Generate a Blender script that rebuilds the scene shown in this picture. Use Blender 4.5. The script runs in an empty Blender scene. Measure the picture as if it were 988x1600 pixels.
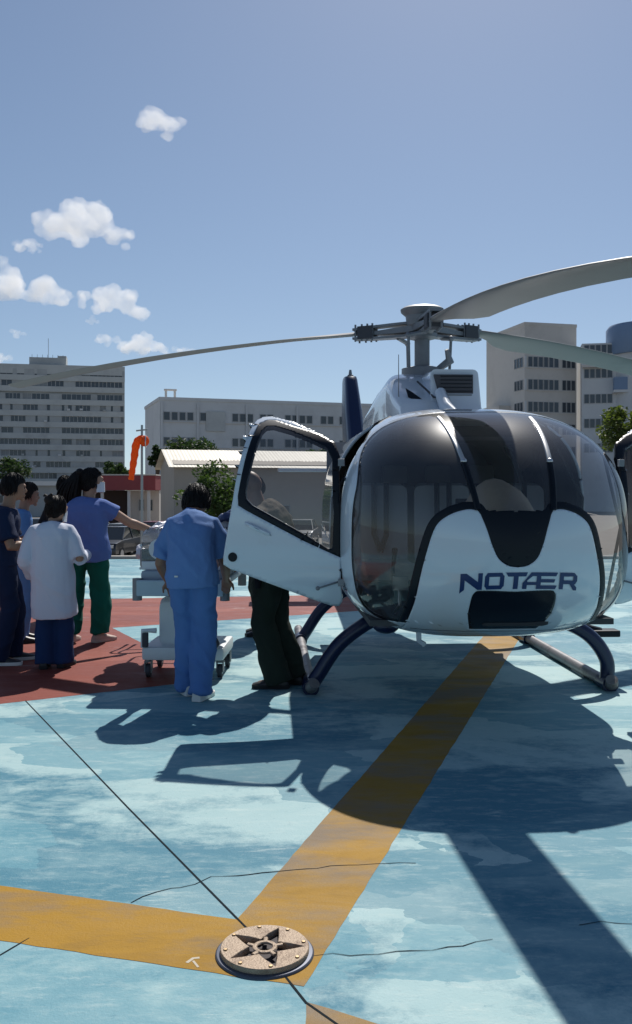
import bpy, bmesh, math, random
import numpy as np
from mathutils import Vector, Matrix, noise
R = math.radians
random.seed(7)
sc = bpy.context.scene
COL = sc.collection

# ------------------------------------------------------------------ camera, sky, sun, exposure
EYE = 1.545                                   # phone held at eye height above the pad
cam_d = bpy.data.cameras.new('camera'); cam = bpy.data.objects.new('camera', cam_d); COL.objects.link(cam)
cam_d.sensor_fit = 'VERTICAL'; cam_d.sensor_height = 36; cam_d.lens = 1400 / 1600 * 36
cam_d.shift_y = -31 / 1600
cam_d.clip_end = 40000; cam_d.clip_start = 0.05
cam.location = (0, 0, EYE); cam.rotation_euler = (R(90), 0, 0)
sc.camera = cam

SUN_EL, SUN_AZ = 48.0, 11.0                   # azimuth: degrees to the right of straight ahead
wld = bpy.data.worlds.new('World'); sc.world = wld; wld.use_nodes = True
wn = wld.node_tree.nodes; wl = wld.node_tree.links
sky = wn.new('ShaderNodeTexSky'); sky.sky_type = 'NISHITA'; sky.sun_disc = False
sky.sun_elevation = R(SUN_EL); sky.sun_rotation = R(SUN_AZ)
sky.air_density = 1.0; sky.dust_density = 0.25; sky.ozone_density = 0.6; sky.altitude = 20
wn['Background'].inputs['Strength'].default_value = 0.086
geo_w = wn.new('ShaderNodeTexCoord'); lift = wn.new('ShaderNodeVectorMath'); lift.operation = 'ADD'; lift.inputs[1].default_value = (0, 0, .065)
nrm = wn.new('ShaderNodeVectorMath'); nrm.operation = 'NORMALIZE'          # look a little above the horizon's yellow band everywhere
wl.new(geo_w.outputs['Generated'], lift.inputs[0]); wl.new(lift.outputs[0], nrm.inputs[0]); wl.new(nrm.outputs[0], sky.inputs[0])
wl.new(sky.outputs[0], wn['Background'].inputs['Color'])
sun_d = bpy.data.lights.new('sun', 'SUN'); sun_d.energy = 5.0; sun_d.angle = R(0.53); sun_d.color = (1, .955, .89)
sun = bpy.data.objects.new('sun', sun_d); COL.objects.link(sun)
sv = Vector((math.sin(R(SUN_AZ)) * math.cos(R(SUN_EL)), math.cos(R(SUN_AZ)) * math.cos(R(SUN_EL)), math.sin(R(SUN_EL))))
sun.rotation_euler = sv.to_track_quat('Z', 'Y').to_euler(); sun.location = sv * 60
vs = sc.view_settings; vs.view_transform = 'Standard'; vs.look = 'None'; vs.exposure = 0.0; vs.gamma = 1.0; vs.use_curve_mapping = False
cy = sc.cycles; cy.use_denoising = True; cy.max_bounces = 10; cy.transparent_max_bounces = 24
cy.diffuse_bounces = 4; cy.glossy_bounces = 4; cy.volume_bounces = 6; cy.sample_clamp_indirect = 6; cy.caustics_reflective = False

# ------------------------------------------------------------------ helpers
def at(px, py, D):                            # photo pixel at depth D metres -> world point
    return Vector(((px - 494) * D / 1400, D, EYE + (769 - py) * D / 1400))
def gnd(px, py, z=0.0):                       # photo pixel -> point on the pad
    D = 1400 * (EYE - z) / (py - 769)
    return Vector(((px - 494) * D / 1400, D, z))

class MB:
    def __init__(s): s.v = []; s.f = []; s.m = []; s.mi = 0
    def add(s, vs_, fs_):
        o = len(s.v); s.v += [tuple(p) for p in vs_]; s.f += [tuple(i + o for i in f) for f in fs_]; s.m += [s.mi] * len(fs_); return s
    def box(s, a, b, bev=0.0):
        x0, y0, z0 = a; x1, y1, z1 = b
        if bev <= 0:
            return s.add([(x0,y0,z0),(x1,y0,z0),(x1,y1,z0),(x0,y1,z0),(x0,y0,z1),(x1,y0,z1),(x1,y1,z1),(x0,y1,z1)],
                         [(0,3,2,1),(4,5,6,7),(0,1,5,4),(1,2,6,5),(2,3,7,6),(3,0,4,7)])
        bm = bmesh.new(); bmesh.ops.create_cube(bm, size=1)
        for v in bm.verts: v.co = Vector(((x0+x1)/2 + v.co.x*(x1-x0), (y0+y1)/2 + v.co.y*(y1-y0), (z0+z1)/2 + v.co.z*(z1-z0)))
        bmesh.ops.bevel(bm, geom=list(bm.edges), offset=bev, segments=2, profile=.6, affect='EDGES')
        s.bm(bm); return s
    def bm(s, bm):
        bm.verts.index_update(); s.add([v.co for v in bm.verts], [[v.index for v in f.verts] for f in bm.faces]); bm.free()
    def tube(s, pts, rad, n=10, caps=True, flat=1.0, up=None):
        pts = [Vector(p) for p in pts]
        if not hasattr(rad, '__len__'): rad = [rad] * len(pts)
        V = []; T0 = None; S = None
        for i, p in enumerate(pts):
            T = ((pts[min(i+1, len(pts)-1)] - pts[max(i-1, 0)])).normalized()
            if S is None:
                a = Vector(up) if up else (Vector((0,0,1)) if abs(T.z) < .9 else Vector((0,1,0)))
                S = a.cross(T).normalized()
            S = (S - T * S.dot(T)).normalized(); U = T.cross(S)
            for k in range(n):
                an = 2*math.pi*k/n; V.append(p + S*math.cos(an)*rad[i] + U*math.sin(an)*rad[i]*flat)
        Fs = [(i*n+k, i*n+(k+1)%n, (i+1)*n+(k+1)%n, (i+1)*n+k) for i in range(len(pts)-1) for k in range(n)]
        if caps: Fs += [tuple(range(n-1, -1, -1)), tuple(range((len(pts)-1)*n, len(pts)*n))]
        return s.add(V, Fs)
    def loft(s, rings):
        n = len(rings[0]); V = [p for r in rings for p in r]
        Fs = [(i*n+k, i*n+(k+1)%n, (i+1)*n+(k+1)%n, (i+1)*n+k) for i in range(len(rings)-1) for k in range(n)]
        Fs += [tuple(range(n-1, -1, -1)), tuple(range((len(rings)-1)*n, len(rings)*n))]
        return s.add(V, Fs)
    def lathe(s, prof, n=24, c=(0,0,0), caps=True):
        c = Vector(c)
        return s.loft([[c + Vector((r*math.cos(2*math.pi*k/n), r*math.sin(2*math.pi*k/n), z)) for k in range(n)] for r, z in prof]) if caps else s
    def sphere(s, c, r, n=14, m=9, M=None):
        c = Vector(c); r = r if hasattr(r, '__len__') else (r, r, r); V = []; 
        for i in range(m+1):
            a = math.pi*i/m
            for k in range(n):
                b = 2*math.pi*k/n
                q = Vector((r[0]*math.sin(a)*math.cos(b), r[1]*math.sin(a)*math.sin(b), -r[2]*math.cos(a)))
                V.append(c + (M @ q if M else q))
        Fs = [(i*n+k, i*n+(k+1)%n, (i+1)*n+(k+1)%n, (i+1)*n+k) for i in range(m) for k in range(n)]
        return s.add(V, Fs)
    def prism(s, poly, ext):                    # poly: planar ccw points, ext: vector
        n = len(poly); e = Vector(ext); V = [Vector(p) for p in poly] + [Vector(p)+e for p in poly]
        return s.add(V, [tuple(range(n-1, -1, -1)), tuple(range(n, 2*n))] + [(k, (k+1)%n, n+(k+1)%n, n+k) for k in range(n)])
    def mesh(s, name, clean=False):
        me = bpy.data.meshes.new(name); me.from_pydata([tuple(v) for v in s.v], [], s.f)
        if s.mi or any(s.m): me.polygons.foreach_set('material_index', s.m)
        bm = bmesh.new(); bm.from_mesh(me)
        if clean: bmesh.ops.remove_doubles(bm, verts=bm.verts, dist=1e-5)
        bmesh.ops.recalc_face_normals(bm, faces=bm.faces); bm.to_mesh(me); bm.free()
        return me
    def build(s, name, mat, parent=None, smooth=False, loc=None, sharp=40, clean=True):
        return link(name, s.mesh(name, clean), mat, parent, smooth, loc, sharp)

def link(name, me, mat, parent=None, smooth=False, loc=None, sharp=40):
    o = bpy.data.objects.new(name, me); COL.objects.link(o)
    if mat is not None and not me.materials:
        for m_ in (mat if isinstance(mat, (list, tuple)) else [mat]): me.materials.append(m_)
    if parent: o.parent = parent
    if loc is not None: o.location = loc
    if smooth:
        me.polygons.foreach_set('use_smooth', [True]*len(me.polygons))
        if sharp: me.set_sharp_from_angle(angle=R(sharp))
    return o
def empty(name, loc=(0,0,0), rz=0):
    o = bpy.data.objects.new(name, None); COL.objects.link(o); o.location = loc; o.rotation_euler = (0,0,rz); o.empty_display_size = .1
    return o
def tag(o, label=None, cat=None, group=None, kind=None):
    for k, v in (('label', label), ('category', cat), ('group', group), ('kind', kind)):
        if v: o[k] = v
    return o
def copy_tree(o, parent=None):
    c = o.copy(); COL.objects.link(c); c.parent = parent
    for ch in o.children: copy_tree(ch, c)
    return c
def inst(o, parent, loc, rz=0, scale=None):    # a copy of a part that shares its mesh
    c = o.copy(); COL.objects.link(c); c.parent = parent; c.location = loc; c.rotation_euler = (0,0,rz)
    if scale: c.scale = scale
    return c

# ------------------------------------------------------------------ materials
MATS = {}
def mat(name, col, rough=.5, metal=0, spec=.5, var=.0, vscale=6, bump=0, bscale=60, coat=0, dirt=None, dscale=3, dlo=.55, dhi=.75, sub=0):
    if name in MATS: return MATS[name]
    m = bpy.data.materials.new(name); m.use_nodes = True; N = m.node_tree.nodes; Lk = m.node_tree.links
    b = N['Principled BSDF']; b.inputs['Base Color'].default_value = (*col, 1); b.inputs['Roughness'].default_value = rough
    b.inputs['Metallic'].default_value = metal; b.inputs['Specular IOR Level'].default_value = spec; b.inputs['Coat Weight'].default_value = coat
    b.inputs['Coat Roughness'].default_value = .04
    tc = N.new('ShaderNodeTexCoord'); last = None
    if var > 0:
        no = N.new('ShaderNodeTexNoise'); no.inputs['Scale'].default_value = vscale; no.inputs['Detail'].default_value = 6; no.inputs['Roughness'].default_value = .62
        Lk.new(tc.outputs['Object'], no.inputs['Vector'])
        mx = N.new('ShaderNodeMix'); mx.data_type = 'RGBA'
        mx.inputs[6].default_value = (*[c*(1-var) for c in col], 1); mx.inputs[7].default_value = (*[min(1, c*(1+var)) for c in col], 1)
        Lk.new(no.outputs['Fac'], mx.inputs[0]); last = mx.outputs[2]
    if dirt:
        n2 = N.new('ShaderNodeTexNoise'); n2.inputs['Scale'].default_value = dscale; n2.inputs['Detail'].default_value = 8; n2.inputs['Roughness'].default_value = .7
        Lk.new(tc.outputs['Object'], n2.inputs['Vector'])
        rp = N.new('ShaderNodeMapRange'); rp.inputs[1].default_value = dlo; rp.inputs[2].default_value = dhi; Lk.new(n2.outputs['Fac'], rp.inputs[0])
        m2 = N.new('ShaderNodeMix'); m2.data_type = 'RGBA'; m2.inputs[6].default_value = (*col, 1); m2.inputs[7].default_value = (*dirt, 1)
        if last: Lk.new(last, m2.inputs[6])
        Lk.new(rp.outputs[0], m2.inputs[0]); last = m2.outputs[2]
    if last: Lk.new(last, b.inputs['Base Color'])
    if bump > 0:
        n3 = N.new('ShaderNodeTexNoise'); n3.inputs['Scale'].default_value = bscale; n3.inputs['Detail'].default_value = 5
        Lk.new(tc.outputs['Object'], n3.inputs['Vector'])
        bp = N.new('ShaderNodeBump'); bp.inputs['Strength'].default_value = bump; bp.inputs['Distance'].default_value = .02
        Lk.new(n3.outputs['Fac'], bp.inputs['Height']); Lk.new(bp.outputs[0], b.inputs['Normal'])
    MATS[name] = m; return m
def glass(name, tint, dust=(.4,.4,.4), dustf=.05, rough=.015, ior=1.5, smear=.03):
    m = bpy.data.materials.new(name); m.use_nodes = True; N = m.node_tree.nodes; Lk = m.node_tree.links
    N.remove(N['Principled BSDF']); out = N['Material Output']
    tr = N.new('ShaderNodeBsdfTransparent'); tr.inputs[0].default_value = (*tint, 1)
    gl = N.new('ShaderNodeBsdfGlossy'); gl.inputs['Roughness'].default_value = rough; gl.inputs[0].default_value = (1,1,1,1)
    df = N.new('ShaderNodeBsdfDiffuse'); df.inputs[0].default_value = (*dust, 1)
    tl = N.new('ShaderNodeBsdfTranslucent'); tl.inputs[0].default_value = (*dust, 1)
    ad = N.new('ShaderNodeMixShader'); ad.inputs[0].default_value = .5; Lk.new(df.outputs[0], ad.inputs[1]); Lk.new(tl.outputs[0], ad.inputs[2])
    tc = N.new('ShaderNodeTexCoord'); no = N.new('ShaderNodeTexNoise'); no.inputs['Scale'].default_value = 5; no.inputs['Detail'].default_value = 7
    Lk.new(tc.outputs['Object'], no.inputs['Vector'])
    mr = N.new('ShaderNodeMapRange'); mr.inputs[1].default_value = .3; mr.inputs[2].default_value = .75; mr.inputs[3].default_value = dustf*.6; mr.inputs[4].default_value = dustf*1.5
    Lk.new(no.outputs['Fac'], mr.inputs[0])
    mx = N.new('ShaderNodeMixShader'); Lk.new(mr.outputs[0], mx.inputs[0]); Lk.new(tr.outputs[0], mx.inputs[1]); Lk.new(ad.outputs[0], mx.inputs[2])
    g2 = N.new('ShaderNodeBsdfGlossy'); g2.inputs['Roughness'].default_value = .32; g2.inputs[0].default_value = (1,1,1,1)   # smears
    ms = N.new('ShaderNodeMixShader'); ms.inputs[0].default_value = smear; Lk.new(mx.outputs[0], ms.inputs[1]); Lk.new(g2.outputs[0], ms.inputs[2]); mx = ms
    fr = N.new('ShaderNodeFresnel'); fr.inputs[0].default_value = ior
    m3 = N.new('ShaderNodeMixShader'); Lk.new(fr.outputs[0], m3.inputs[0]); Lk.new(mx.outputs[0], m3.inputs[1]); Lk.new(gl.outputs[0], m3.inputs[2])
    Lk.new(m3.outputs[0], out.inputs[0]); return m
def painted(name, cols, scale=1.0, stretch=(.8, 1.35), seed=0.0, wear=None, wlo=.55, whi=.68, rough=.62, rot=R(8), wscale=1.0):
    """worn brushed-on floor paint: layers of horizontally dragged noise"""
    m = bpy.data.materials.new(name); m.use_nodes = True; N = m.node_tree.nodes; Lk = m.node_tree.links; b = N['Principled BSDF']
    geo = N.new('ShaderNodeNewGeometry')
    def mp(sx, sy, off, r=rot):
        k = N.new('ShaderNodeMapping'); k.inputs['Scale'].default_value = (sx, sy, 1); k.inputs['Location'].default_value = (off, off*.7, 0); k.inputs['Rotation'].default_value = (0,0,r)
        Lk.new(geo.outputs['Position'], k.inputs[0]); return k.outputs[0]
    def nz(vec, s, d=8, ro=.6, dist=.0):
        k = N.new('ShaderNodeTexNoise'); k.inputs['Scale'].default_value = s; k.inputs['Detail'].default_value = d; k.inputs['Roughness'].default_value = ro; k.inputs['Distortion'].default_value = dist
        Lk.new(vec, k.inputs['Vector']); return k.outputs['Fac']
    def rng(v, a, bb, c=0, d=1):
        k = N.new('ShaderNodeMapRange'); k.inputs[1].default_value = a; k.inputs[2].default_value = bb; k.inputs[3].default_value = c; k.inputs[4].default_value = d
        Lk.new(v, k.inputs[0]); return k.outputs[0]
    def mix(f, a, c):
        k = N.new('ShaderNodeMix'); k.data_type = 'RGBA'; Lk.new(f, k.inputs[0])
        for i, q in ((6, a), (7, c)):
            if isinstance(q, tuple): k.inputs[i].default_value = (*q, 1)
            else: Lk.new(q, k.inputs[i])
        return k.outputs[2]
    big = nz(mp(stretch[0], stretch[1], seed), .9*scale, 6, .55, .6)
    med = nz(mp(stretch[0]*.8, stretch[1]*1.3, seed+5), 2.4*scale, 9, .68, .4)
    fine = nz(mp(.7, 1.9, seed+9), 9*scale, 10, .75)
    # roller-laid patches: cells with hard edges
    vo = N.new('ShaderNodeTexVoronoi'); vo.distance = 'CHEBYCHEV'; vo.inputs['Scale'].default_value = 1.1*scale; vo.inputs['Randomness'].default_value = .9
    wob = N.new('ShaderNodeVectorMath'); wob.operation = 'ADD'; Lk.new(mp(.55, 1.5, seed+2, R(-12)), wob.inputs[0])
    nv = N.new('ShaderNodeTexNoise'); nv.inputs['Scale'].default_value = 2.5; nv.inputs['Detail'].default_value = 6; Lk.new(geo.outputs['Position'], nv.inputs['Vector'])
    sc_ = N.new('ShaderNodeVectorMath'); sc_.operation = 'SCALE'; sc_.inputs['Scale'].default_value = .32; Lk.new(nv.outputs['Color'], sc_.inputs[0])
    Lk.new(sc_.outputs[0], wob.inputs[1]); Lk.new(wob.outputs[0], vo.inputs['Vector'])
    sep = N.new('ShaderNodeSeparateColor'); Lk.new(vo.outputs['Color'], sep.inputs[0])
    bl = N.new('ShaderNodeMix'); bl.data_type = 'FLOAT'; bl.inputs[0].default_value = .26; Lk.new(big, bl.inputs[2]); Lk.new(nz(geo.outputs['Position'], 7*scale, 12, .8), bl.inputs[3]); big = bl.outputs[0]
    c = mix(rng(big, .44, .53), cols[0], cols[1])
    c = mix(rng(sep.outputs[0], .55, .6, 0, .75), c, cols[2])
    c = mix(rng(med, .52, .66, 0, .8), c, cols[1])
    c = mix(rng(sep.outputs[1], .72, .76, 0, .6), c, cols[0])
    c = mix(rng(fine, .5, .78, 0, .5), c, cols[3])
    # scuffed bare streaks, chips and roller drags
    c = mix(rng(nz(mp(.5, 2.4, seed+13, R(-6)), 3.2*scale, 10, .8, .3), .58, .66, 0, .55), c, cols[3])
    c = mix(rng(nz(mp(1, 1.4, seed+17), 6.5*scale, 10, .85), .57, .66, 0, .6), c, cols[0])
    c = mix(rng(nz(mp(1, 1.2, seed+21), 22*scale, 8, .85), .60, .68, 0, .5), c, cols[3])
    if wear: c = mix(rng(nz(mp(.8, 1.8, seed+3), 1.7*scale*wscale, 10, .66), wlo, whi), c, wear)
    # speckled grime and pin-holes
    c = mix(rng(nz(geo.outputs['Position'], 38, 4, .8), .64, .78, 0, .4), c, tuple(q*.45 for q in cols[2]))
    Lk.new(c, b.inputs['Base Color'])
    Lk.new(rng(med, .3, .7, rough-.14, rough+.16), b.inputs['Roughness']); b.inputs['Specular IOR Level'].default_value = .16
    bp = N.new('ShaderNodeBump'); bp.inputs['Strength'].default_value = .35; bp.inputs['Distance'].default_value = .006
    hh = N.new('ShaderNodeMath'); hh.operation = 'ADD'; Lk.new(nz(geo.outputs['Position'], 90, 3, .7), hh.inputs[0]); Lk.new(fine, hh.inputs[1])
    Lk.new(hh.outputs[0], bp.inputs['Height']); Lk.new(bp.outputs[0], b.inputs['Normal'])
    return m

M_pad = painted('pad_paint', [(.066,.207,.278), (.345,.50,.51), (.12,.295,.36), (.52,.615,.585)], 1.0)
M_yel = painted('yellow_paint', [(.335,.18,.015), (.29,.165,.028), (.37,.20,.015), (.25,.15,.045)], 1.1, seed=31, wear=(.21,.155,.10), wlo=.46, whi=.58, wscale=.42)
M_red = painted('red_paint', [(.21,.047,.032), (.26,.068,.047), (.18,.038,.03), (.30,.11,.085)], 1.0, seed=11, wear=(.40,.30,.27), wlo=.62, whi=.7)
M_conc = mat('concrete', (.36,.34,.31), .85, var=.2, vscale=1.5, bump=.3, bscale=30)
M_asph = mat('asphalt', (.20,.185,.165), .9, var=.3, vscale=.4, bump=.3, bscale=20)
M_crack = mat('crack_dark', (.014,.02,.024), .95, spec=.1)
M_white = mat('white_paint', (.62,.68,.75), .25, var=.03, vscale=3, coat=.9, dirt=(.53,.57,.61), dscale=7, dlo=.62, dhi=.85)  # white paint; bluish tint puts the reflected sky into the base colour
M_black = mat('black_frit', (.004,.007,.013), .4, spec=.25)
M_intr = mat('cabin_lining', (.03,.032,.038), .8)
M_blue = mat('navy_paint', (.006,.014,.055), .3, var=.1, coat=.12, dirt=(.02,.026,.045), dscale=9, dlo=.6, dhi=.85)
M_metal = mat('worn_metal', (.33,.33,.33), .42, .75, var=.2, vscale=12)
M_blade = mat('blade_grey', (.145,.14,.135), .36, var=.18, vscale=2.0, dirt=(.095,.092,.09), dscale=1.6)
M_hub = mat('hub_grey', (.20,.21,.23), .5, .3, var=.25, vscale=14)
M_rub = mat('elastomer', (.05,.053,.065), .7)
M_steel = mat('brushed_steel', (.55,.55,.56), .33, .9, var=.12, vscale=20)
M_glass = glass('tinted_canopy_glass', (.68,.68,.69), (.38,.37,.36), .085, smear=.03, ior=1.45)
M_dglass = glass('door_glass', (.66,.67,.68), (.4,.4,.4), .03)

# ------------------------------------------------------------------ the setting: ground, pad, painted markings
LOT = -1.45                                   # the car park lies below the raised pad
m = MB(); g = 9000; n = 24
for i in range(n):
    for j in range(n):
        x0, x1, y0, y1 = -g+2*g*i/n, -g+2*g*(i+1)/n, -600+(g+600)*j/n, -600+(g+600)*(j+1)/n
        m.add([(x0,y0,LOT),(x1,y0,LOT),(x1,y1,LOT),(x0,y1,LOT)], [(0,1,2,3)])
tag(m.build('ground', M_asph), kind='structure')
PX0, PX1, PY0, PY1 = -13.0, 17.0, -9.0, 20.8
m = MB(); m.box((PX0, PY0, LOT+.002), (PX1, PY1, -.012)); pad = tag(m.build('helipad', M_conc), kind='structure')
def sheet(name, poly, mt, z, parent=pad):
    rnd = random.Random(name+str(z)); q = []
    for a, b in zip(poly, poly[1:]+poly[:1]):      # hand-painted edges waver by a few millimetres
        k = min(90, max(1, int(math.dist(a, b)/.07))) if z > 0 else 1
        for i in range(k): q.append((a[0]+(b[0]-a[0])*i/k+(rnd.gauss(0,.0016) if i else 0), a[1]+(b[1]-a[1])*i/k+(rnd.gauss(0,.0016) if i else 0)))
    poly = q; m = MB(); m.add([(x, y, z) for x, y in poly], [tuple(range(len(poly)))]); return m.build(name, mt, parent)
sheet('blue_coating', [(PX0+.15,PY0+.15),(PX1-.15,PY0+.15),(PX1-.15,PY1-.15),(PX0+.15,PY1-.15)], M_pad, 0.0)
kerb = MB(); kerb.box((PX0-.15, PY1-.001, LOT+.002), (PX1+.15, PY1+.25, .06), .02); kerb.build('kerb', M_conc, pad)
# stripes (outlines measured on the pad, metres)
sheet('yellow_stripe', [(-.038,2.80),(2.20,9.62),(3.5,13.4),(3.14,13.52),(1.84,9.75),(-.287,3.238)], M_yel, .0008)
sheet('yellow_stripe', [(-.287,3.238),(-1.241,3.517),(-2.6,3.92),(-2.6,3.55),(-1.089,3.086),(-.038,2.80)], M_yel, .0011)
sheet('yellow_stripe', [(-.03,2.715),(.178,2.603),(.75,2.30),(.75,1.3),(-.03,1.3)], M_yel, .0008)
sheet('red_field', [(-.84,7.38),(-2.32,10.2),(.05,11.4),(1.5,12.13),(1.6,13.75),(-.23,13.4),(-2.85,13.0),(-7.5,12.5),(-7.5,3.6),(-2.31,6.53)], M_red, .0008)
sheet('yellow_letter_bar', [(-3.95,11.75),(-3.02,9.55),(-4.2,9.0),(-5.2,11.2)], M_yel, .0015)
def ribbon(name, pts, w, z, mt, jag=0.0, parent=pad):
    P = []; rnd = random.Random(len(pts)*7+int(pts[0][0]*100))
    for a, b in zip(pts[:-1], pts[1:]):
        k = max(1, int((Vector(b)-Vector(a)).length/.05)) if jag else 1
        for i in range(k): P.append(Vector(a).lerp(Vector(b), i/k) + (Vector((rnd.uniform(-jag,jag), rnd.uniform(-jag,jag))) if i else Vector((0,0))))
    P.append(Vector(pts[-1])); m = MB(); V = []
    for i, p in enumerate(P):
        T = (P[min(i+1,len(P)-1)] - P[max(i-1,0)]).normalized(); nn = Vector((-T.y, T.x)); ww = w*(.5+rnd.random()*.9) if jag else w
        V += [(p.x+nn.x*ww/2, p.y+nn.y*ww/2, z), (p.x-nn.x*ww/2, p.y-nn.y*ww/2, z)]
    m.add(V, [(2*i, 2*i+1, 2*i+3, 2*i+2) for i in range(len(P)-1)]); return m.build(name, mt, parent)
def gp(*q): return [tuple(gnd(*p))[:2] for p in q]
ribbon('expansion_joint', gp((40,1095),(200,1262),(385,1450)) + [(-.03,2.71),(.35,2.25),(1.6,.7)], .008, .0019, M_crack)
ribbon('crack', gp((205,1411),(245,1394),(305,1382),(330,1370),(410,1364),(480,1358),(560,1352),(650,1349)), .0045, .0018, M_crack, .014)
ribbon('crack', gp((490,1494),(520,1490),(570,1492),(640,1486),(700,1480),(770,1468)), .0038, .0018, M_crack, .012)
ribbon('crack', gp((0,1493),(22,1480),(46,1466)), .005, .0018, M_crack, .006)
ribbon('crack', gp((905,1446),(940,1440),(988,1444)), .004, .0018, M_crack, .006)
ribbon('paint_mark', gp((292,1505),(302,1498),(312,1497)), .012, .0018, mat('chalk',(.50,.44,.34),.8))
ribbon('paint_mark', gp((302,1502),(310,1512)), .008, .0020, MATS['chalk'])

# ------------------------------------------------------------------ tie-down plate let into the pad
M_cast = mat('cast_beige', (.37,.275,.19), .55, .15, var=.28, vscale=30, bump=.35, bscale=120, dirt=(.13,.075,.045), dscale=16, dlo=.5, dhi=.75)
M_castd = mat('cast_dark', (.03,.022,.024), .7, .2, var=.3, vscale=40)
tp = tag(empty('tie_down_plate', gnd(414,1490)), 'round beige cast tie-down plate with star recess where the yellow stripes meet', 'tie-down plate')
m = MB(); m.lathe([(.165,.0),(.165,.008),(.160,.014),(.147,.016),(.146,.002)], 64); m.build('base_flange', mat('flange_grey',(.09,.10,.13),.5,.5), tp, True)
def starr(a):                                  # star-shaped pocket outline
    k = 5; t = ((a*k/(2*math.pi)) % 1.0); t = abs(t-.5)*2
    return 1/((1-t)/.052 + t/.132)
m = MB(); NS = 120; V = []
for i in range(NS):
    a = 2*math.pi*i/NS + R(18); c, s_ = math.cos(a), math.sin(a); r = starr(a)
    for rr, z in ((.1485,.004),(.1485,.038),(.146,.0425),(r+.004,.0425),(r,.040),(r-.002,.004)): V.append((rr*c, rr*s_, z))
m.add(V, [(i*6+j, ((i+1)%NS)*6+j, ((i+1)%NS)*6+j+1, i*6+j+1) for i in range(NS) for j in range(5)]); m.build('star_disc', M_cast, tp, True)
m = MB(); m.lathe([(.140,.003),(.139,.006),(.001,.006)], 40); m.build('pocket_floor', M_castd, tp)
m = MB(); 
ring = [Vector((.034*math.cos(t), .034*math.sin(t), .036)) for t in [2*math.pi*k/28 for k in range(29)]]
m.tube(ring, .0085, 8, False); m.build('centre_ring', M_cast, tp, True)
for k in range(5):
    a = R(18) + 2*math.pi*(k)/5 + math.pi/5*0
    m = MB(); m.tube([(.036*math.cos(a),.036*math.sin(a),.034),(.062*math.cos(a),.062*math.sin(a),.036)], [.008,.008], 8); 
    m.build('spoke', M_cast, tp, True)
m = MB(); m.lathe([(.007,.040),(.0072,.0475),(.006,.049),(.001,.0492)], 6); bolt = m.build('bolt', mat('bolt_brass',(.42,.30,.17),.4,.7), tp)
tp.scale = (1, 1, .6)
for k in range(8):
    a = 2*math.pi*k/8+.2; p = (.132*math.cos(a), .132*math.sin(a), 0)
    if k == 0: bolt.location = p
    else: inst(bolt, tp, p)

# ------------------------------------------------------------------ helicopter
MX, MY, PSI = 1.03, 8.7, R(3.0)               # rotor mast on the pad, heading
heli = tag(empty('helicopter', (MX, MY, 0), PSI), 'white and navy helicopter with tinted bubble nose parked on the blue pad', 'helicopter')
W_, L0 = 1.01, 3.36; LC = 1.2                 # local: x to the side, L = distance ahead of the mast (y = -L)
NU = NL = 3.0
def sstep(a, b, x): t = np.clip((x-a)/(b-a), 0, 1); return t*t*(3-2*t)
def prof(L):
    L = np.asarray(L, float); f = lambda l: np.clip((L-l)/(L0-l), 0, 1)
    k = sstep(.6, -2.6, L); k2 = sstep(.2, -2.6, L)
    w = W_*(1-f(2.2)**2.3)**(1/2.1)*(1-k) + .30*k
    zt = 1.2 + .98*np.sqrt(1-f(1.7)**2.2); zt = zt*(1-k2) + 2.02*k2
    zb = 1.2 - .65*(1-f(2.3)**2.4)**(1/2.2); zb = zb*(1-k) + 1.46*k
    zc = 1.2*(1-k) + 1.74*k
    return w, zt-zc, zc-zb, zc
def surf(L, th):
    w, t, b, zc = prof(L); c, s_ = np.cos(th), np.sin(th); nn = 3.0
    r = (np.abs(c)**nn + np.abs(s_)**nn)**(-1/nn)
    return w*r*c, L + 0*th, zc + np.where(s_ > 0, t, b)*r*s_
def front(x, z, off=0.0):                      # point on the front skin for a given x, z
    lo, hi = 1.3, L0
    for _ in range(40):
        md = (lo+hi)/2; w, t, b, zc = prof(md); h = t if z > zc else b
        v = (abs(x)/max(w,1e-6))**3 + (abs(z-zc)/max(h,1e-6))**3
        if v < 1: lo = md
        else: hi = md
    return Vector((x, -(lo+off), z))
def smp(a, b, n=6): return [(a[0]+(b[0]-a[0])*i/n, a[1]+(b[1]-a[1])*i/n) for i in range(n)]
def cr(P, n=6):                                # open Catmull-Rom through points
    out = []
    for i in range(len(P)-1):
        p0, p1, p2, p3 = P[max(i-1,0)], P[i], P[i+1], P[min(i+2,len(P)-1)]
        for k in range(n):
            t = k/n; out.append(tuple(.5*((2*b)+(-a+c)*t+(2*a-5*b+4*c-d)*t*t+(-a+3*b-3*c+d)*t**3) for a,b,c,d in zip(p0,p1,p2,p3)))
    return out + [tuple(P[-1])]
half = cr([(.0,1.096),(.06,1.106),(.118,1.15),(.155,1.23),(.183,1.32),(.215,1.41)], 6) + cr([(.232,1.437),(.30,1.440),(.40,1.405),(.475,1.335),(.525,1.18),(.56,1.02),(.578,.88),(.60,.70),(.60,.40)], 6)
PANEL = half + [(.6,.2),(-.6,.2)] + [(-x, z) for x, z in half[::-1][:-1]]
hw = cr([(0,.945),(.20,.952),(.248,.935),(.262,.88),(.258,.78),(.215,.675)], 5)
LOWER = hw + [(-x, z) for x, z in hw[::-1][:-1]]
DOOR = [(2.45,.78),(2.46,1.30),(2.43,1.80),(2.38,1.90),(2.28,1.955)] + [(2.05,2.06),(1.84,2.115),(1.78,2.11),(1.75,2.07)] + [(1.68,1.5),(1.61,1.08),(1.61,1.03),(1.66,1.0)] + [(2.0,.88),(2.36,.745),(2.42,.74)]
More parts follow.
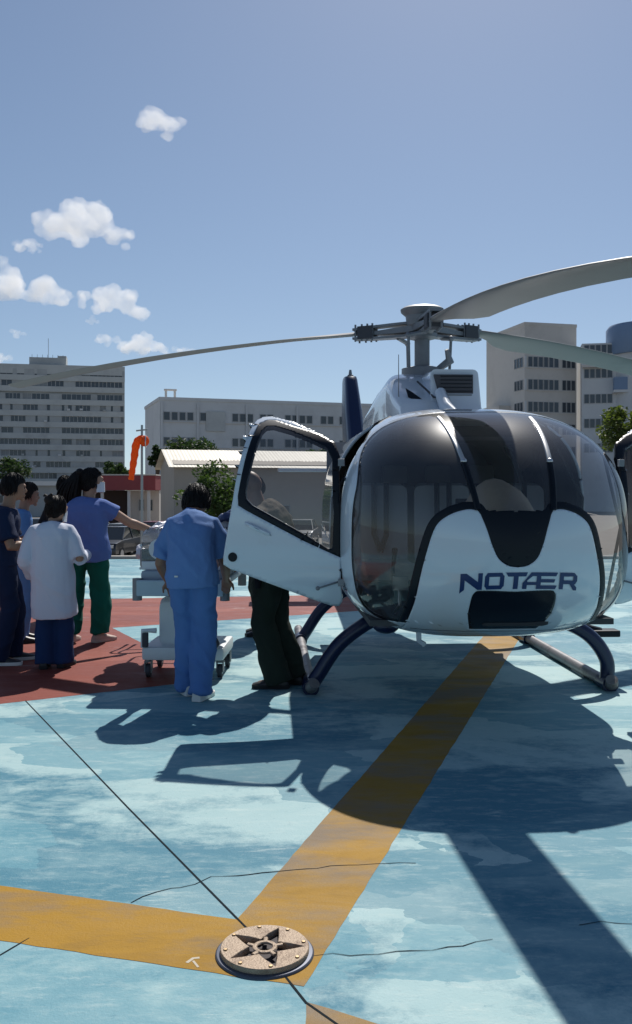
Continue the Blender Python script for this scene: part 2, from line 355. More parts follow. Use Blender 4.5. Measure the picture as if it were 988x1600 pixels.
DWIN = [(2.40,1.16),(2.41,1.40),(2.38,1.78),(2.33,1.86),(2.24,1.905)] + [(2.05,1.985),(1.90,2.03),(1.85,2.025),(1.83,1.99)] + [(1.77,1.56),(1.775,1.50),(1.82,1.455)] + [(2.0,1.36),(2.25,1.225),(2.37,1.15)]
RWIN = [(1.54,1.18),(1.58,1.55),(1.66,1.96),(1.60,2.01),(.2,2.0),(.12,1.92),(.12,1.40),(.2,1.28)]
def sdf(poly, X, Y):                           # signed distance, negative inside
    P = np.array(poly); d = np.full(X.shape, 1e9); ins = np.zeros(X.shape, bool)
    for (ax, ay), (bx, by) in zip(P, np.roll(P, -1, 0)):
        ex, ey = bx-ax, by-ay; l2 = ex*ex+ey*ey
        if l2 < 1e-14: continue
        t = np.clip(((X-ax)*ex+(Y-ay)*ey)/l2, 0, 1); d = np.minimum(d, np.hypot(X-ax-t*ex, Y-ay-t*ey))
        c = ((ay > Y) != (by > Y)) & (X < (bx-ax)*(Y-ay)/(by-ay+1e-20)+ax); ins ^= c
    return np.where(ins, -d, d)
def smin(a, b, k): h = np.clip(.5+.5*(b-a)/k, 0, 1); return b*(1-h)+a*h - k*h*(1-h)
def Lg(z): return 2.70 - .34*sstep(1.55, 2.05, z) - .08*sstep(1.0, .7, z)
def f_glass(x, L, z): return -smin(L-Lg(z), (z-.70)*1.1, .10)                       # the whole glazed nose
def f_glass_in(x, L, z): return f_glass(x, L, z) + .022
def f_panel(x, L, z): return np.where(L > 1.9, sdf(PANEL, x, z), 1.0)
def f_panel_b(x, L, z): return f_panel(x, L, z) - .046
def f_vee(x, L, z): return np.where(L > 2.2, np.maximum(np.maximum(z-1.43-.25*x*x, np.abs(x)-.26), -z+1.0), 1.0)
def f_low(x, L, z): return np.where(L > 2.0, sdf(LOWER, x, z), 1.0)
def f_door(x, L, z): return np.where((np.abs(x) > .35), sdf(DOOR, L, z), 1.0)
def f_rwin(x, L, z): return np.where((np.abs(x) > .5), sdf(RWIN, L, z), 1.0)
NT = 320
_l = L0-(L0-LC)*np.linspace(0, 1, 20001)**2; _w, _t, _b, _z = prof(_l); _r = np.hypot(_w, (_t+_b)/2)
_arc = np.concatenate([[0], np.cumsum(np.hypot(np.diff(_r), np.diff(_l)))])
Ls = np.concatenate([np.interp(np.linspace(.012, _arc[-1], 210), _arc, _l), np.linspace(LC, -2.4, 41)[1:]]); NR = len(Ls)
TH = np.linspace(0, 2*math.pi, NT, endpoint=False)
Lm, Tm = np.meshgrid(Ls, TH, indexing='ij')
dL = np.gradient(Ls)[:, None]*np.ones_like(Lm); dT = 2*math.pi/NT
for fn in (f_glass, f_glass_in, f_panel, f_panel_b, f_low, f_door, f_rwin):        # snap grid vertices onto the seams
    for _ in range(2):
        Fa = fn(*surf(Lm, Tm)); e = 1e-4; near = np.abs(Fa) < .06; near[0] = False
        l_, t_, F0, dl_ = Lm[near], Tm[near], Fa[near], dL[near]
        gL = (fn(*surf(l_+e, t_))-F0)/e; gT = (fn(*surf(l_, t_+e))-F0)/e
        q = (gL*dl_)**2 + (gT*dT)**2 + 1e-12; a = -F0*gL*dl_*dl_/q; b = -F0*gT*dT*dT/q
        ok = (np.abs(a) < .62*np.abs(dl_)) & (np.abs(b) < .62*dT) & (np.hypot(a/dl_, b/dT) < .72)
        Lm[near] = np.where(ok, l_+a, l_); Tm[near] = np.where(ok, t_+b, t_)
X_, L_, Z_ = surf(Lm, Tm); VX = np.stack([X_, -L_, Z_], -1).reshape(-1, 3)
nose = len(VX); VX = np.vstack([VX, [[0, -L0-.0005, 1.2]]])
def cen(a): a2 = np.roll(a, -1, 1); return (a[:-1]+a[1:]+a2[:-1]+a2[1:])/4
cx_, cl_, cz_ = cen(X_), cen(L_), cen(Z_)
isdoor = f_door(cx_, cl_, cz_) < 0; isrw = f_rwin(cx_, cl_, cz_) < 0; islow = f_low(cx_, cl_, cz_) < 0
ispan = f_panel(cx_, cl_, cz_) < 0; isg = f_glass(cx_, cl_, cz_) < 0; isgi = f_glass_in(cx_, cl_, cz_) < 0
isfr = isg & ~ispan & (~isgi | (f_panel_b(cx_, cl_, cz_) < 0) | (f_vee(cx_, cl_, cz_) < 0))
post = .228 + .09*np.clip((cz_-1.43)/.62, 0, 1.2)
cls = np.where(isdoor, 'door', np.where(isrw, 'rwin', np.where(islow, 'low', np.where(ispan & (cz_ > .585) & (cl_ > 2.5), 'pan', np.where(ispan, 'shell', np.where(isfr, 'frit', np.where(isg, np.where(cx_ < -post, 'gl', np.where(cx_ > post, 'gr', 'gc')), 'shell')))))))
quads = {}
for i in range(NR-1):
    for k in range(NT):
        quads.setdefault(cls[i, k], []).append((i*NT+k, i*NT+(k+1)%NT, (i+1)*NT+(k+1)%NT, (i+1)*NT+k))
for k in range(NT): quads['frit'].append((nose, (k+1)%NT, k)) if cz_[0].mean() > 1.105 else quads['pan'].append((nose, (k+1)%NT, k))
def sub(faces):
    ids = sorted({i for f in faces for i in f}); mp = {a: b for b, a in enumerate(ids)}
    return [tuple(VX[i]) for i in ids], [tuple(mp[i] for i in f) for f in faces]
def skin(name, key, mt, parent=heli, thick=.0, keep=None):
    fs = [f for f in quads[key] if keep is None or keep(VX[list(f)].mean(0))]
    me = bpy.data.meshes.new(name); v, f = sub(fs); me.from_pydata(v, [], f)
    bm = bmesh.new(); bm.from_mesh(me); bmesh.ops.recalc_face_normals(bm, faces=bm.faces)
    fc = max(bm.faces, key=lambda q: q.calc_area()); ctr = Vector((0, -1.3, 1.3))
    if (fc.calc_center_median()-ctr).dot(fc.normal) < 0: bmesh.ops.reverse_faces(bm, faces=bm.faces)
    bm.to_mesh(me); bm.free()
    o = link(name, me, mt, parent, True, sharp=0)
    if thick:
        sd = o.modifiers.new('thickness', 'SOLIDIFY'); sd.thickness = thick; sd.offset = -1
        if isinstance(mt, (list, tuple)) and len(mt) > 1: sd.material_offset = 1
    return o
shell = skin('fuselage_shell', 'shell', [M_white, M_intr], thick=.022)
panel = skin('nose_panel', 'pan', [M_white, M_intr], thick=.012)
skin('black_window_surround', 'frit', M_black, thick=.008)
for key in ('gl', 'gc', 'gr'): skin('windscreen_pane', key, M_glass)
skin('landing_light_window', 'low', mat('dark_lens', (.004,.007,.014), .25, spec=.3), panel, thick=.006)
M_sideg = mat('dark_side_glass', (.01,.013,.018), .05, coat=1)
for sgn in (-1, 1): skin('rear_cabin_window', 'rwin', M_sideg, keep=lambda c, s_=sgn: c[0]*s_ > 0, thick=.006)
# posts between the panes: pale strip above, black strip below
for sgn in (-1, 1):
    zs = np.linspace(2.06, 1.44, 26); P = []
    for z in zs:
        xx = sgn*(.228 + .09*np.clip((z-1.43)/.62, 0, 1.2)); P.append(front(xx, float(z), .004))
    m = MB(); m.tube(P[:14], [.016]*14, 8, True, .6); m.build('windscreen_post', mat('post_grey',(.45,.46,.48),.35,.2), heli, True)
    m = MB(); m.tube(P[13:], [.021]*13, 8, True, .6); m.build('wiper_arm', M_black, heli, True)
    m = MB(); m.sphere(P[13], .022, 10, 6); m.build('post_bracket', M_steel, heli, True)
for z_ in (.655,):
    m = MB(); m.tube([front(x_, z_, .0012) for x_ in np.linspace(-.56, .56, 40)], .0022, 5); m.build('panel_seam', M_intr, panel, True)
# lettering NOTAER with the joined AE, strokes wrapped on the nose skin
U = .103; x0, zb0 = -.335, .950; bow = lambda x: .012*(1-((x-.03)/.37)**2)
ST = [[(0,-.2),(0,1),(.25,1),(.25,.02)], [(0,1),(.34,1),(1.25,.28),(1.25,0),(1.0,0),(.1,.72)], [(1.0,.1),(1.25,0),(1.25,1),(1.0,1)],
 [(1.52,0),(2.36,0),(2.5,.24),(1.38,.24)], [(1.38,.76),(2.5,.76),(2.36,1),(1.52,1)], [(1.38,.18),(1.63,.18),(1.63,.82),(1.38,.82)], [(2.25,.18),(2.5,.18),(2.5,.82),(2.25,.82)],
 [(2.58,1),(3.86,1),(3.78,.76),(2.72,.76)], [(3.05,0),(3.33,0),(3.33,.8),(3.05,.8)],
 [(3.60,0),(3.86,0),(3.86,.52),(3.60,.36)], [(3.60,.36),(3.86,.52),(4.22,.82),(4.22,1),(4.08,1)], [(3.83,.24),(4.6,.24),(4.6,.42),(3.83,.42)],
 [(4.42,0),(4.68,0),(4.68,1),(4.42,1)], [(4.1,1),(5.72,1),(5.6,.78),(4.15,.78)], [(4.65,.40),(5.5,.40),(5.56,.60),(4.65,.60)], [(4.65,0),(5.6,0),(5.7,.22),(4.65,.22)],
 [(5.85,0),(6.1,0),(6.1,1),(5.85,1)], [(5.85,1),(6.8,1),(7.0,.8),(5.95,.76)], [(6.75,.45),(7.0,.5),(7.0,.84),(6.75,.84)], [(6.05,.32),(6.88,.32),(7.0,.52),(6.05,.55)], [(6.5,.34),(6.78,.34),(7.0,.12),(7.0,-.06),(6.8,-.06)]]
bm = bmesh.new()
for i, st in enumerate(ST):
    b2 = bmesh.new(); f = b2.faces.new([b2.verts.new((x0+u*U, i, zb0+v*U)) for u, v in st])
    bmesh.ops.triangulate(b2, faces=b2.faces[:])
    bmesh.ops.subdivide_edges(b2, edges=b2.edges[:], cuts=3, use_grid_fill=True)
    mp_ = {}
    for v in b2.verts: mp_[v] = bm.verts.new(front(v.co.x, v.co.z+bow(v.co.x), .0024+i*.00022))
    for f in b2.faces: bm.faces.new([mp_[v] for v in f.verts])
    b2.free()
bmesh.ops.recalc_face_normals(bm, faces=bm.faces); me = bpy.data.meshes.new('lettering'); bm.to_mesh(me); bm.free()
link('lettering', me, mat('letter_navy', (.012,.035,.13), .35), panel)
# doors: skin patch hinged at its front edge, swung out
RIM = mat('door_seal', (.012,.013,.016), .7)
dsurf = lambda L, z: None
def side_x(L, z):
    w, t, b, zc = [float(q) for q in prof(L)]; h = t if z > zc else b
    return w*max(0.0, 1-(abs(z-zc)/h)**3)**(1/3)
def door(sgn, angle):
    hinge = Vector((sgn*.985, -2.46, 0)); d = empty('front_door'); d.parent = heli; d.location = hinge
    d.rotation_euler = (0, 0, -sgn*angle)
    P = np.array(DOOR); bx = (P[:,0].min(), P[:,0].max(), P[:,1].min(), P[:,1].max()); NA, NB = 72, 120
    A, B = np.meshgrid(np.linspace(bx[0]-.02, bx[1]+.02, NA), bx[2]-.02+(bx[3]-bx[2]+.04)*(1-(1-np.linspace(0, 1, NB))**1.7), indexing='ij')
    hA = (bx[1]-bx[0]+.04)/(NA-1); hB = np.gradient(B[0])[None,:]
    for pl in (DOOR, DWIN, FR):
        for _ in range(2):
            F0 = sdf(pl, A, B); e = 1e-4; gA = (sdf(pl, A+e, B)-F0)/e; gB = (sdf(pl, A, B+e)-F0)/e
            a, b = -F0*gA, -F0*gB; ok = (np.abs(a) < .6*hA) & (np.abs(b) < .6*hB); A = np.where(ok, A+a, A); B = np.where(ok, B+b, B)
    c4 = lambda a: (a[:-1,:-1]+a[1:,:-1]+a[1:,1:]+a[:-1,1:])/4
    inD = sdf(DOOR, c4(A), c4(B)) < 0; inW = sdf(DWIN, c4(A), c4(B)) < 0; inF = sdf(FR, c4(A), c4(B)) < 0
    V = [(sgn*side_x(float(l), float(z))-hinge.x, -float(l)-hinge.y, float(z)) for l, z in zip(A.ravel(), B.ravel())]
    out = {}
    for i in range(NA-1):
        for k in range(NB-1):
            if not inD[i,k]: continue
            key = 'pane' if inW[i,k] else ('frame' if inF[i,k] else 'skin')
            out.setdefault(key, []).append((i*NB+k, (i+1)*NB+k, (i+1)*NB+k+1, i*NB+k+1))
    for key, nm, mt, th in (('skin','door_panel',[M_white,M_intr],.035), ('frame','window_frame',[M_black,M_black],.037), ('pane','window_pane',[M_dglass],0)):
        fs = out[key]; ids = sorted({i for f in fs for i in f}); mp = {a: b for b, a in enumerate(ids)}
        me = bpy.data.meshes.new(nm); me.from_pydata([V[i] for i in ids], [], [tuple(mp[i] for i in f) for f in fs])
        bm = bmesh.new(); bm.from_mesh(me); bmesh.ops.recalc_face_normals(bm, faces=bm.faces)
        if sum(f.normal.x*f.calc_area() for f in bm.faces)*sgn < 0: bmesh.ops.reverse_faces(bm, faces=bm.faces)
        bm.to_mesh(me); bm.free(); o = link(nm, me, mt, d, True, sharp=0)
        if th: sd = o.modifiers.new('thickness','SOLIDIFY'); sd.thickness = th; sd.offset = -1; sd.material_offset = 1 if len(mt) > 1 else 0
    dp = lambda l, z, off=0: Vector((sgn*(side_x(l, z)+off)-hinge.x, -l-hinge.y, z))
    m = MB(); m.tube([dp(1.78,1.325,.004), dp(1.81,1.315,.022), dp(1.92,1.265,.022), dp(1.95,1.25,.004)], [.012,.014,.014,.012], 8); m.build('handle', M_white, d, True)
    m = MB(); m.tube([dp(1.775,1.335,-.002), dp(1.87,1.29,.004), dp(1.965,1.24,-.002)], [.012,.040,.012], 14, True, .12, (0,0,1)); m.build('handle_recess', mat('recess_grey',(.42,.46,.49),.6), d, True)
    m = MB(); c = dp(1.68,1.085); m.tube([c, c+Vector((sgn*.008,0,0))], [.034,.032], 20); m.build('latch_cap', M_black, d)
    m = MB(); m.tube([dp(2.46,.93,-.02), dp(2.36,.90,.05), dp(2.30,.88,.05)], .007, 6); m.sphere(dp(2.30,.88,.05), .016, 8, 6); m.build('stay_rod', M_hub, d, True)
    for z in (1.75, .92):
        m = MB(); m.box((-.012, -.022, z-.025), (.012, .022, z+.025), .004); m.build('hinge', M_hub, d)
    return d
def grow(poly, r):
    P = [Vector(p) for p in poly]; out = []
    for i, p in enumerate(P):
        T = (P[(i+1) % len(P)]-P[i-1]).normalized(); nn = Vector((T.y, -T.x)); out.append(tuple(p + nn*r))
    return out
FR = [(2.475,1.085),(2.475,1.86),(2.37,1.925),(2.2,1.985),(2.05,2.03),(1.90,2.08),(1.835,2.085),(1.785,2.05),(1.715,1.52),(1.72,1.45),(1.79,1.41),(2.2,1.205)]
if 0 and sdf(FR, np.array([2.0]), np.array([1.6]))[0] > sdf(DWIN, np.array([2.0]), np.array([1.6]))[0]: FR = grow(DWIN, -.045)
door(-1, R(74)); door(1, R(74))
# door seal round each opening
for sgn in (-1, 1):
    m = MB(); P = [Vector((sgn*(side_x(l, z)-.012), -l, z)) for l, z in DOOR]; m.tube(P+[P[0]], .012, 6, False); m.build('door_seal', RIM, heli, True)
# tail boom, shrouded tail rotor, fin, stabiliser
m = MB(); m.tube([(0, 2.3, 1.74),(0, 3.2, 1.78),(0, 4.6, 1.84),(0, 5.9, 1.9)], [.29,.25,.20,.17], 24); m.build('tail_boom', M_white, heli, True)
m = MB(); TL = []
for k in range(41):
    a = 2*math.pi*k/40; TL.append((0, 6.55+.50*math.cos(a), 1.95+.50*math.sin(a)))
m.tube(TL, .145, 12, False, .75); m.build('tail_rotor_shroud', M_blue, heli, True)
for k in range(10):
    a = 2*math.pi*k/10; m = MB(); c, s_ = math.cos(a), math.sin(a)
    m.add([(-.02,6.55+.06*c-.02*s_,1.95+.06*s_+.02*c),(.02,6.55+.06*c+.02*s_,1.95+.06*s_-.02*c),(.02,6.55+.42*c+.03*s_,1.95+.42*s_-.03*c),(-.02,6.55+.42*c-.03*s_,1.95+.42*s_+.03*c)], [(0,1,2,3)]); o = m.build('tail_rotor_blade', M_hub, heli)
    o.modifiers.new('thickness','SOLIDIFY').thickness = .012
m = MB(); m.tube([(-.12,6.55,1.95),(.12,6.55,1.95)], .085, 14); m.build('tail_rotor_hub', M_hub, heli)
def air(c, ch, th, tw=0):                      # lens-shaped ring for fins
    f = lambda v, p: math.copysign(abs(v)**p, v)
    return [Vector((c[0]+th/2*f(math.sin(a), .45), c[1]+ch/2*f(math.cos(a), .6), c[2])) for a in [2*math.pi*k/24 for k in range(24)]]
m = MB(); m.loft([air((-.02,6.75,2.35),1.25,.34), air((-.04,6.95,2.9),1.0,.32), air((-.06,7.15,3.50),.72,.24), air((-.06,7.18,3.56),.62,.22)]); m.build('tail_fin', M_blue, heli, True, sharp=30)
m = MB(); m.box((-.06-.05,6.98,3.54),(-.06+.05,7.08,3.60),.01); m.tube([(-.06,7.03,3.59),(-.06,7.03,3.69)], [.035,.02], 8); m.build('beacon', M_hub, heli)
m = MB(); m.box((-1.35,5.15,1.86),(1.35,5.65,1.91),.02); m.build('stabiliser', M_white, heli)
# engine and gearbox cowling
def rr(cx, w, z0, z1, y, r=.12, n=6, tz=0):    # rounded rectangle ring in an x-z plane
    P = []
    for (sx, sz, a0) in ((1,1,0),(-1,1,90),(-1,-1,180),(1,-1,270)):
        for k in range(n+1):
            a = R(a0+90*k/n); P.append(Vector((cx+sx*(w/2-r)+r*math.cos(a), y+tz*(((z1+z0)/2 + sz*((z1-z0)/2-r)+r*math.sin(a))-z0), (z1+z0)/2+sz*((z1-z0)/2-r)+r*math.sin(a))))
    return P
m = MB(); m.loft([rr(-.20,.34,2.10,2.30,-1.15,.05,6,.5), rr(-.20,.40,2.10,2.46,-.95,.09,6,.5), rr(-.19,.44,2.1,2.57,-.75,.12,6,.4), rr(-.17,.48,2.1,2.64,-.35,.14), rr(-.06,.72,2.1,2.60,.35,.16), rr(0,.9,2.05,2.45,1.2,.15), rr(0,.6,1.95,2.2,2.3,.1)])
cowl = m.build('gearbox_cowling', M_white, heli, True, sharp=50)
m = MB(); m.loft([rr(.12,.46,2.10,2.22,-1.20,.05,6,.6), rr(.12,.44,2.1,2.32,-1.06,.06,6,.3), rr(.12,.42,2.12,2.61,-.94,.05,6,.0), rr(.12,.43,2.1,2.64,-.6,.08), rr(.14,.44,2.1,2.62,.3,.08)])
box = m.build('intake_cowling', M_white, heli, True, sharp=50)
m = MB(); m.prism([(-.02,-.935,2.36),(.275,-.935,2.36),(.275,-.935,2.56),(-.065,-.935,2.56)], (0,-.045,0)); 
ik = m.build('intake_frame', M_rub, box)
for k in range(6):
    m = MB(); z = 2.38+k*.032; m.box((-.01,-.988,z),(.265,-.982,z+.006)); m.build('intake_slat', M_black, box)
m = MB(); m.add([(-.30,-.905,2.44),(-.24,-.925,2.40),(-.16,-.955,2.335),(-.24,-.955,2.33),(-.28,-.93,2.36)], [(0,1,2,3,4)]); o = m.build('open_vent', M_black, cowl); o.modifiers.new('thickness','SOLIDIFY').thickness = .02
m = MB(); m.tube([(-.18,-.80,2.52),(-.12,-.93,2.43),(-.07,-1.0,2.36),(.02,-1.10,2.34)], .009, 6); m.build('cowling_cable', M_rub, cowl, True)
m = MB(); m.tube([(-.02,-1.02,2.40),(.0,-1.2,2.25),(.05,-1.38,2.18)], [.05,.06,.03], 10); m.build('cowling_fairing', M_white, heli, True)
m = MB(); m.tube([(-.36,-.9,2.1),(-.36,-.9,2.14)], [.03,.012], 8); m.tube([(-.36,-.9,2.14),(-.36,-.9,2.74)], [.006,.003], 6); m.build('whip_antenna', M_hub, heli)
for x in (.28, .52):
    m = MB(); m.tube([(x,-1.6,2.165),(x,-1.6,2.19)], [.02,.014], 10); m.build('roof_fitting', M_hub, heli)
# rotor
ZH = 3.13
m = MB(); m.lathe([(.13,2.55),(.13,2.62),(.074,2.64),(.074,3.02),(.15,3.04),(.15,3.08)], 20); m.build('rotor_mast', M_hub, heli, True)
m = MB(); m.lathe([(.20,2.66),(.20,2.74),(.12,2.76)], 20); m.build('swashplate', M_hub, heli, True)
m = MB(); m.lathe([(.07,3.10),(.15,3.16),(.16,3.25),(.205,3.29),(.21,3.315),(.18,3.335),(.02,3.33)], 28); m.build('hub_cap', M_hub, heli, True)
def star_arm(a):
    c, s_ = math.cos(a), math.sin(a); T = Vector((c, s_, 0)); S = Vector((-s_, c, 0)); Z = Vector((0,0,1))
    m = MB()
    pts = [(.0,.12,.03),(.2,.085,.028),(.42,.045,.022),(.62,.03,.015)]
    m.loft([[T*d + S*(w*sx) + Z*(ZH-.005+h*sz) for sx, sz in ((1,-1),(1,1),(-1,1),(-1,-1))] for d, w, h in pts]); return m.build('star_arm', M_hub, heli)
AZ = [(-86.5, -.058, .0150), (32.5, .035, .024), (152.5, .012, .0135)]     # azimuth, root slope, droop
for az, slope, droop in AZ:
    a = R(az)-PSI; star_arm(a)
    c, s_ = math.cos(a), math.sin(a); T = Vector((c, s_, 0)); S = Vector((-s_, c, 0)); Z = Vector((0,0,1))
    B = empty('rotor_blade'); B.parent = heli
    zz = lambda t: ZH + slope*t - droop*max(0, t-.3)**2
    rings = []; ts = [.66,.78,.95,1.15,1.4,1.7,2.1,2.6,3.1,3.6,4.1,4.6,5.0,5.25,5.335]
    for t in ts:
        ch = .12 + (.365-.12)*float(sstep(.75, 1.35, t)); tk = .050 - .018*float(sstep(.7, 1.6, t))
        if t > 5.2: ch *= (.9 if t < 5.3 else .5); tk *= .7
        pit = R(19 - 8*t/5.3 - (9 if az > 100 else 7 if az < 0 else 3)); Cc = T*t + Z*zz(t); off = -.25*ch + .05*(ch-.12)
        ring = []
        for k in range(20):
            u = 2*math.pi*k/20; xx = math.cos(u); yy = math.sin(u)*(.62+.38*xx)*tk*.5/.8
            px_ = xx*ch/2 - (ch/2-.06); ring.append(Cc - S*(px_*math.cos(pit)) + Z*(yy + px_*math.sin(pit)))
        rings.append(ring)
    m = MB(); m.loft(rings); m.build('blade_skin', M_blade, B, True, sharp=60)
    for dz, nm in ((.055,'sleeve_plate'), (-.055,'sleeve_plate')):
        m = MB(); m.loft([[T*d + S*(w*sx) + Z*(ZH+dz*dd+.012*sz) for sx, sz in ((1,-1),(1,1),(-1,1),(-1,-1))] for d, w, dd in ((.06,.075,1.1),(.3,.06,1.1),(.55,.055,1.0),(.72,.06,.8))]); m.build(nm, M_hub, B)
    m = MB(); m.loft([[T*d + S*(.075*sx) + Z*(zz(.6)+.062*sz) for sx, sz in ((1,-1),(1,1),(-1,1),(-1,-1))] for d in (.50,.66)]); m.build('elastomer_block', M_rub, B)
    for d in (.505,.56,.62,.69):
        for sx in (-.05,.05):
            m = MB(); p = T*d + S*sx + Z*zz(.6); m.tube([p-Z*.085, p+Z*.085], .010, 6); m.build('bolt', M_hub, B)
    m = MB(); q = T*.22 - S*.17; m.tube([T*.25+Z*(ZH-.07), q+Z*(ZH-.1)], .022, 8); m.tube([q+Z*(ZH-.1), q*.95+Z*2.72], .014, 8); m.sphere(q+Z*(ZH-.1), .03, 10, 6); m.build('pitch_link', M_hub, B, True)
m = MB(); m.tube([(.13,-.1,2.72),(.24,-.16,2.80),(.20,-.2,2.9)], [.03,.045,.02], 8); m.build('scissor_link', M_hub, heli, True)
# landing gear
def arc(P, n=8): return [Vector(p) for p in cr([tuple(q) for q in P], n)]
for sgn in (-1, 1):
    xs = sgn*1.165
    m = MB(); m.tube(arc([(xs-sgn*.02,-1.88,.105),(xs,-1.80,.055),(xs,-1.4,.05),(xs,.0,.05),(xs,1.15,.05)],6), .046, 14)
    sk = m.build('skid_tube', mat('skid_worn',(.19,.185,.19),.5,.3,var=.25,vscale=5,dirt=(.07,.06,.06),dscale=4,dlo=.5,dhi=.6), heli, True)
    for k in range(3):
        m = MB(); m.box((xs-.035,-1.3+k*.9,.002),(xs+.035,-1.0+k*.9,.016)); m.build('wear_plate', M_hub, sk)
    for yy, nm in ((-1.72,'front_cross_tube'), (.45,'rear_cross_tube')):
        m = MB(); m.tube(arc([(sgn*.42,yy+.04,.60),(sgn*.66,yy+.02,.56),(sgn*.93,yy,.38),(sgn*1.10,yy,.14),(sgn*1.155,yy,.05)] if sgn < 0 else [(sgn*.42,yy+.04,.60),(sgn*.70,yy+.02,.57),(sgn*1.0,yy,.44),(sgn*1.16,yy,.24),(sgn*1.165,yy,.05)],7), .056, 14); m.build(nm, M_blue, heli, True)
        m = MB(); m.tube([(xs,yy-.09,.05),(xs,yy+.09,.05)], .064, 14); m.build('skid_saddle', M_blue, heli, True)
    if sgn < 0: continue
    m = MB(); m.tube(arc([(sgn*.85,-1.45,.56),(sgn*1.05,-1.45,.46),(sgn*1.22,-1.45,.41)],5), .03, 8); m.box((sgn*1.10-.0 if sgn>0 else -1.36,-1.52,.37),(1.36 if sgn>0 else -1.10,-1.38,.425),.012); m.build('boarding_step', M_black, heli)
m = MB(); m.tube([(-.42,-2.3,.57),(-.42,-2.32,.49),(-.39,-2.36,.47)], .02, 8); m.build('drain_pipe', M_white, heli, True)
m = MB(); m.sphere((-.62,-2.05,.56), (.10,.10,.06), 14, 8); m.build('belly_lamp', M_blue, heli, True)
# cabin: floor, bulkhead, seats, instrument console
M_seat = mat('seat_leather', (.78,.73,.62), .6, var=.12, vscale=12, bump=.2, bscale=50)
M_seatg = mat('seat_grey', (.55,.57,.60), .6, var=.1)
M_tan = mat('glareshield_tan', (.66,.52,.38), .8, var=.15, vscale=20)
m = MB(); m.box((-.82,-2.75,.66),(.82,1.0,.70)); m.build('cabin_floor', mat('floor_grey',(.06,.065,.07),.8), heli)
m = MB(); m.box((-.9,.42,.70),(.9,.46,2.05)); m.build('rear_bulkhead', mat('bulkhead_grey',(.16,.165,.18),.8,var=.15), heli)
def seat(x, y, cush, back, head=True):
    s_ = empty('cabin_seat'); s_.parent = heli; s_.location = (x, y, .70)
    m = MB(); m.box((-.23,-.46,.16),(.23,.0,.30),.04); m.build('cushion', cush, s_, True)
    m = MB(); m.loft([rr(0,.46,.26,.40,.0,.05), rr(0,.46,.26,.90,.03,.06), rr(0,.44,.28,.92,.11,.06)]); m.build('backrest', back, s_, True)
    if head: m = MB(); m.box((-.13,.02,.93),(.13,.11,1.12),.04); m.build('headrest', back, s_, True)
    m = MB(); m.box((-.19,-.40,.0),(.19,-.05,.16),.01); m.build('seat_base', M_intr, s_)
    m = MB(); m.tube([(-.05,-.02,.92),(-.05,-.03,.5),(0,-.06,.36)], .022, 6, True, .3); m.tube([(.05,-.02,.92),(.05,-.03,.5),(0,-.06,.36)], .022, 6, True, .3); m.build('harness', M_black, s_)
    return s_
seat(-.58,-1.35,M_seat,M_seatg,False); seat(.56,-1.35,M_seat,M_seatg,False); seat(-.06,-1.33,M_seat,M_seatg,False)
for x in (-.66,-.22,.22,.66): seat(x,.28,M_seatg,M_seatg)
m = MB(); m.loft([[Vector((.06+w*math.cos(a)*1.0, y, 1.0+h*math.sin(a))) for a in [math.pi*k/16 for k in range(17)]] for y, w, h in ((-2.42,.27,.60),(-2.55,.30,.64),(-2.80,.29,.60),(-3.05,.24,.44))])
ip = m.build('glareshield', M_tan, heli, True)
m = MB(); m.box((-.18,-2.43,.70),(.30,-2.405,1.50),.01); m.build('instrument_panel', M_intr, ip)
m = MB(); m.box((-.16,-3.1,.70),(.28,-2.5,1.15),.04); m.build('console', M_intr, heli)
for x in (-.62,-.42,.5,.7):
    m = MB(); m.tube([(x,-2.5,.72),(x,-2.75,.80),(x,-2.72,.92)], .012, 6); m.box((x-.05,-2.78,.90),(x+.05,-2.75,.99)); m.build('pedal', M_steel, heli)
m = MB(); m.tube([(-.56,-1.95,.70),(-.56,-2.0,1.0),(-.54,-1.95,1.12)], [.014,.014,.022], 8); m.build('cyclic_stick', M_black, heli, True)
m = MB(); m.box((-.5,-2.0,1.96),(.5,-1.5,2.04),.02); m.build('overhead_console', M_intr, heli)

# ------------------------------------------------------------------ people
TMP = bpy.data.scenes.new('scratch')
def remesh(mb, vox, smooth=3):
    me = mb.mesh('tmp'); o = bpy.data.objects.new('tmp', me); TMP.collection.objects.link(o)
    r = o.modifiers.new('r', 'REMESH'); r.mode = 'VOXEL'; r.voxel_size = vox; r.use_smooth_shade = True
    if smooth: k = o.modifiers.new('s', 'SMOOTH'); k.factor = .5; k.iterations = smooth
    TMP.view_layers[0].update(); dg = TMP.view_layers[0].depsgraph; out = bpy.data.meshes.new_from_object(o.evaluated_get(dg))
    bpy.data.objects.remove(o); bpy.data.meshes.remove(me); out.materials.clear(); return out
def vnoise(x, y, z):                            # smooth lattice noise, about -1..1
    xi, yi, zi = np.floor(x).astype(np.int64), np.floor(y).astype(np.int64), np.floor(z).astype(np.int64)
    fx, fy, fz = x-xi, y-yi, z-zi; sm = lambda t: t*t*t*(t*(t*6-15)+10); u, v, w = sm(fx), sm(fy), sm(fz); out = 0
    for i in (0,1):
        for j in (0,1):
            for k in (0,1):
                h = ((xi+i)*374761393 + (yi+j)*668265263 + (zi+k)*2147483647) & 0xffffffff
                h = ((h ^ (h >> 13))*1274126177) & 0xffffffff; h = (h ^ (h >> 16)) & 0xffffffff
                out = out + (h/2**31-1)*(u if i else 1-u)*(v if j else 1-v)*(w if k else 1-w)
    return out
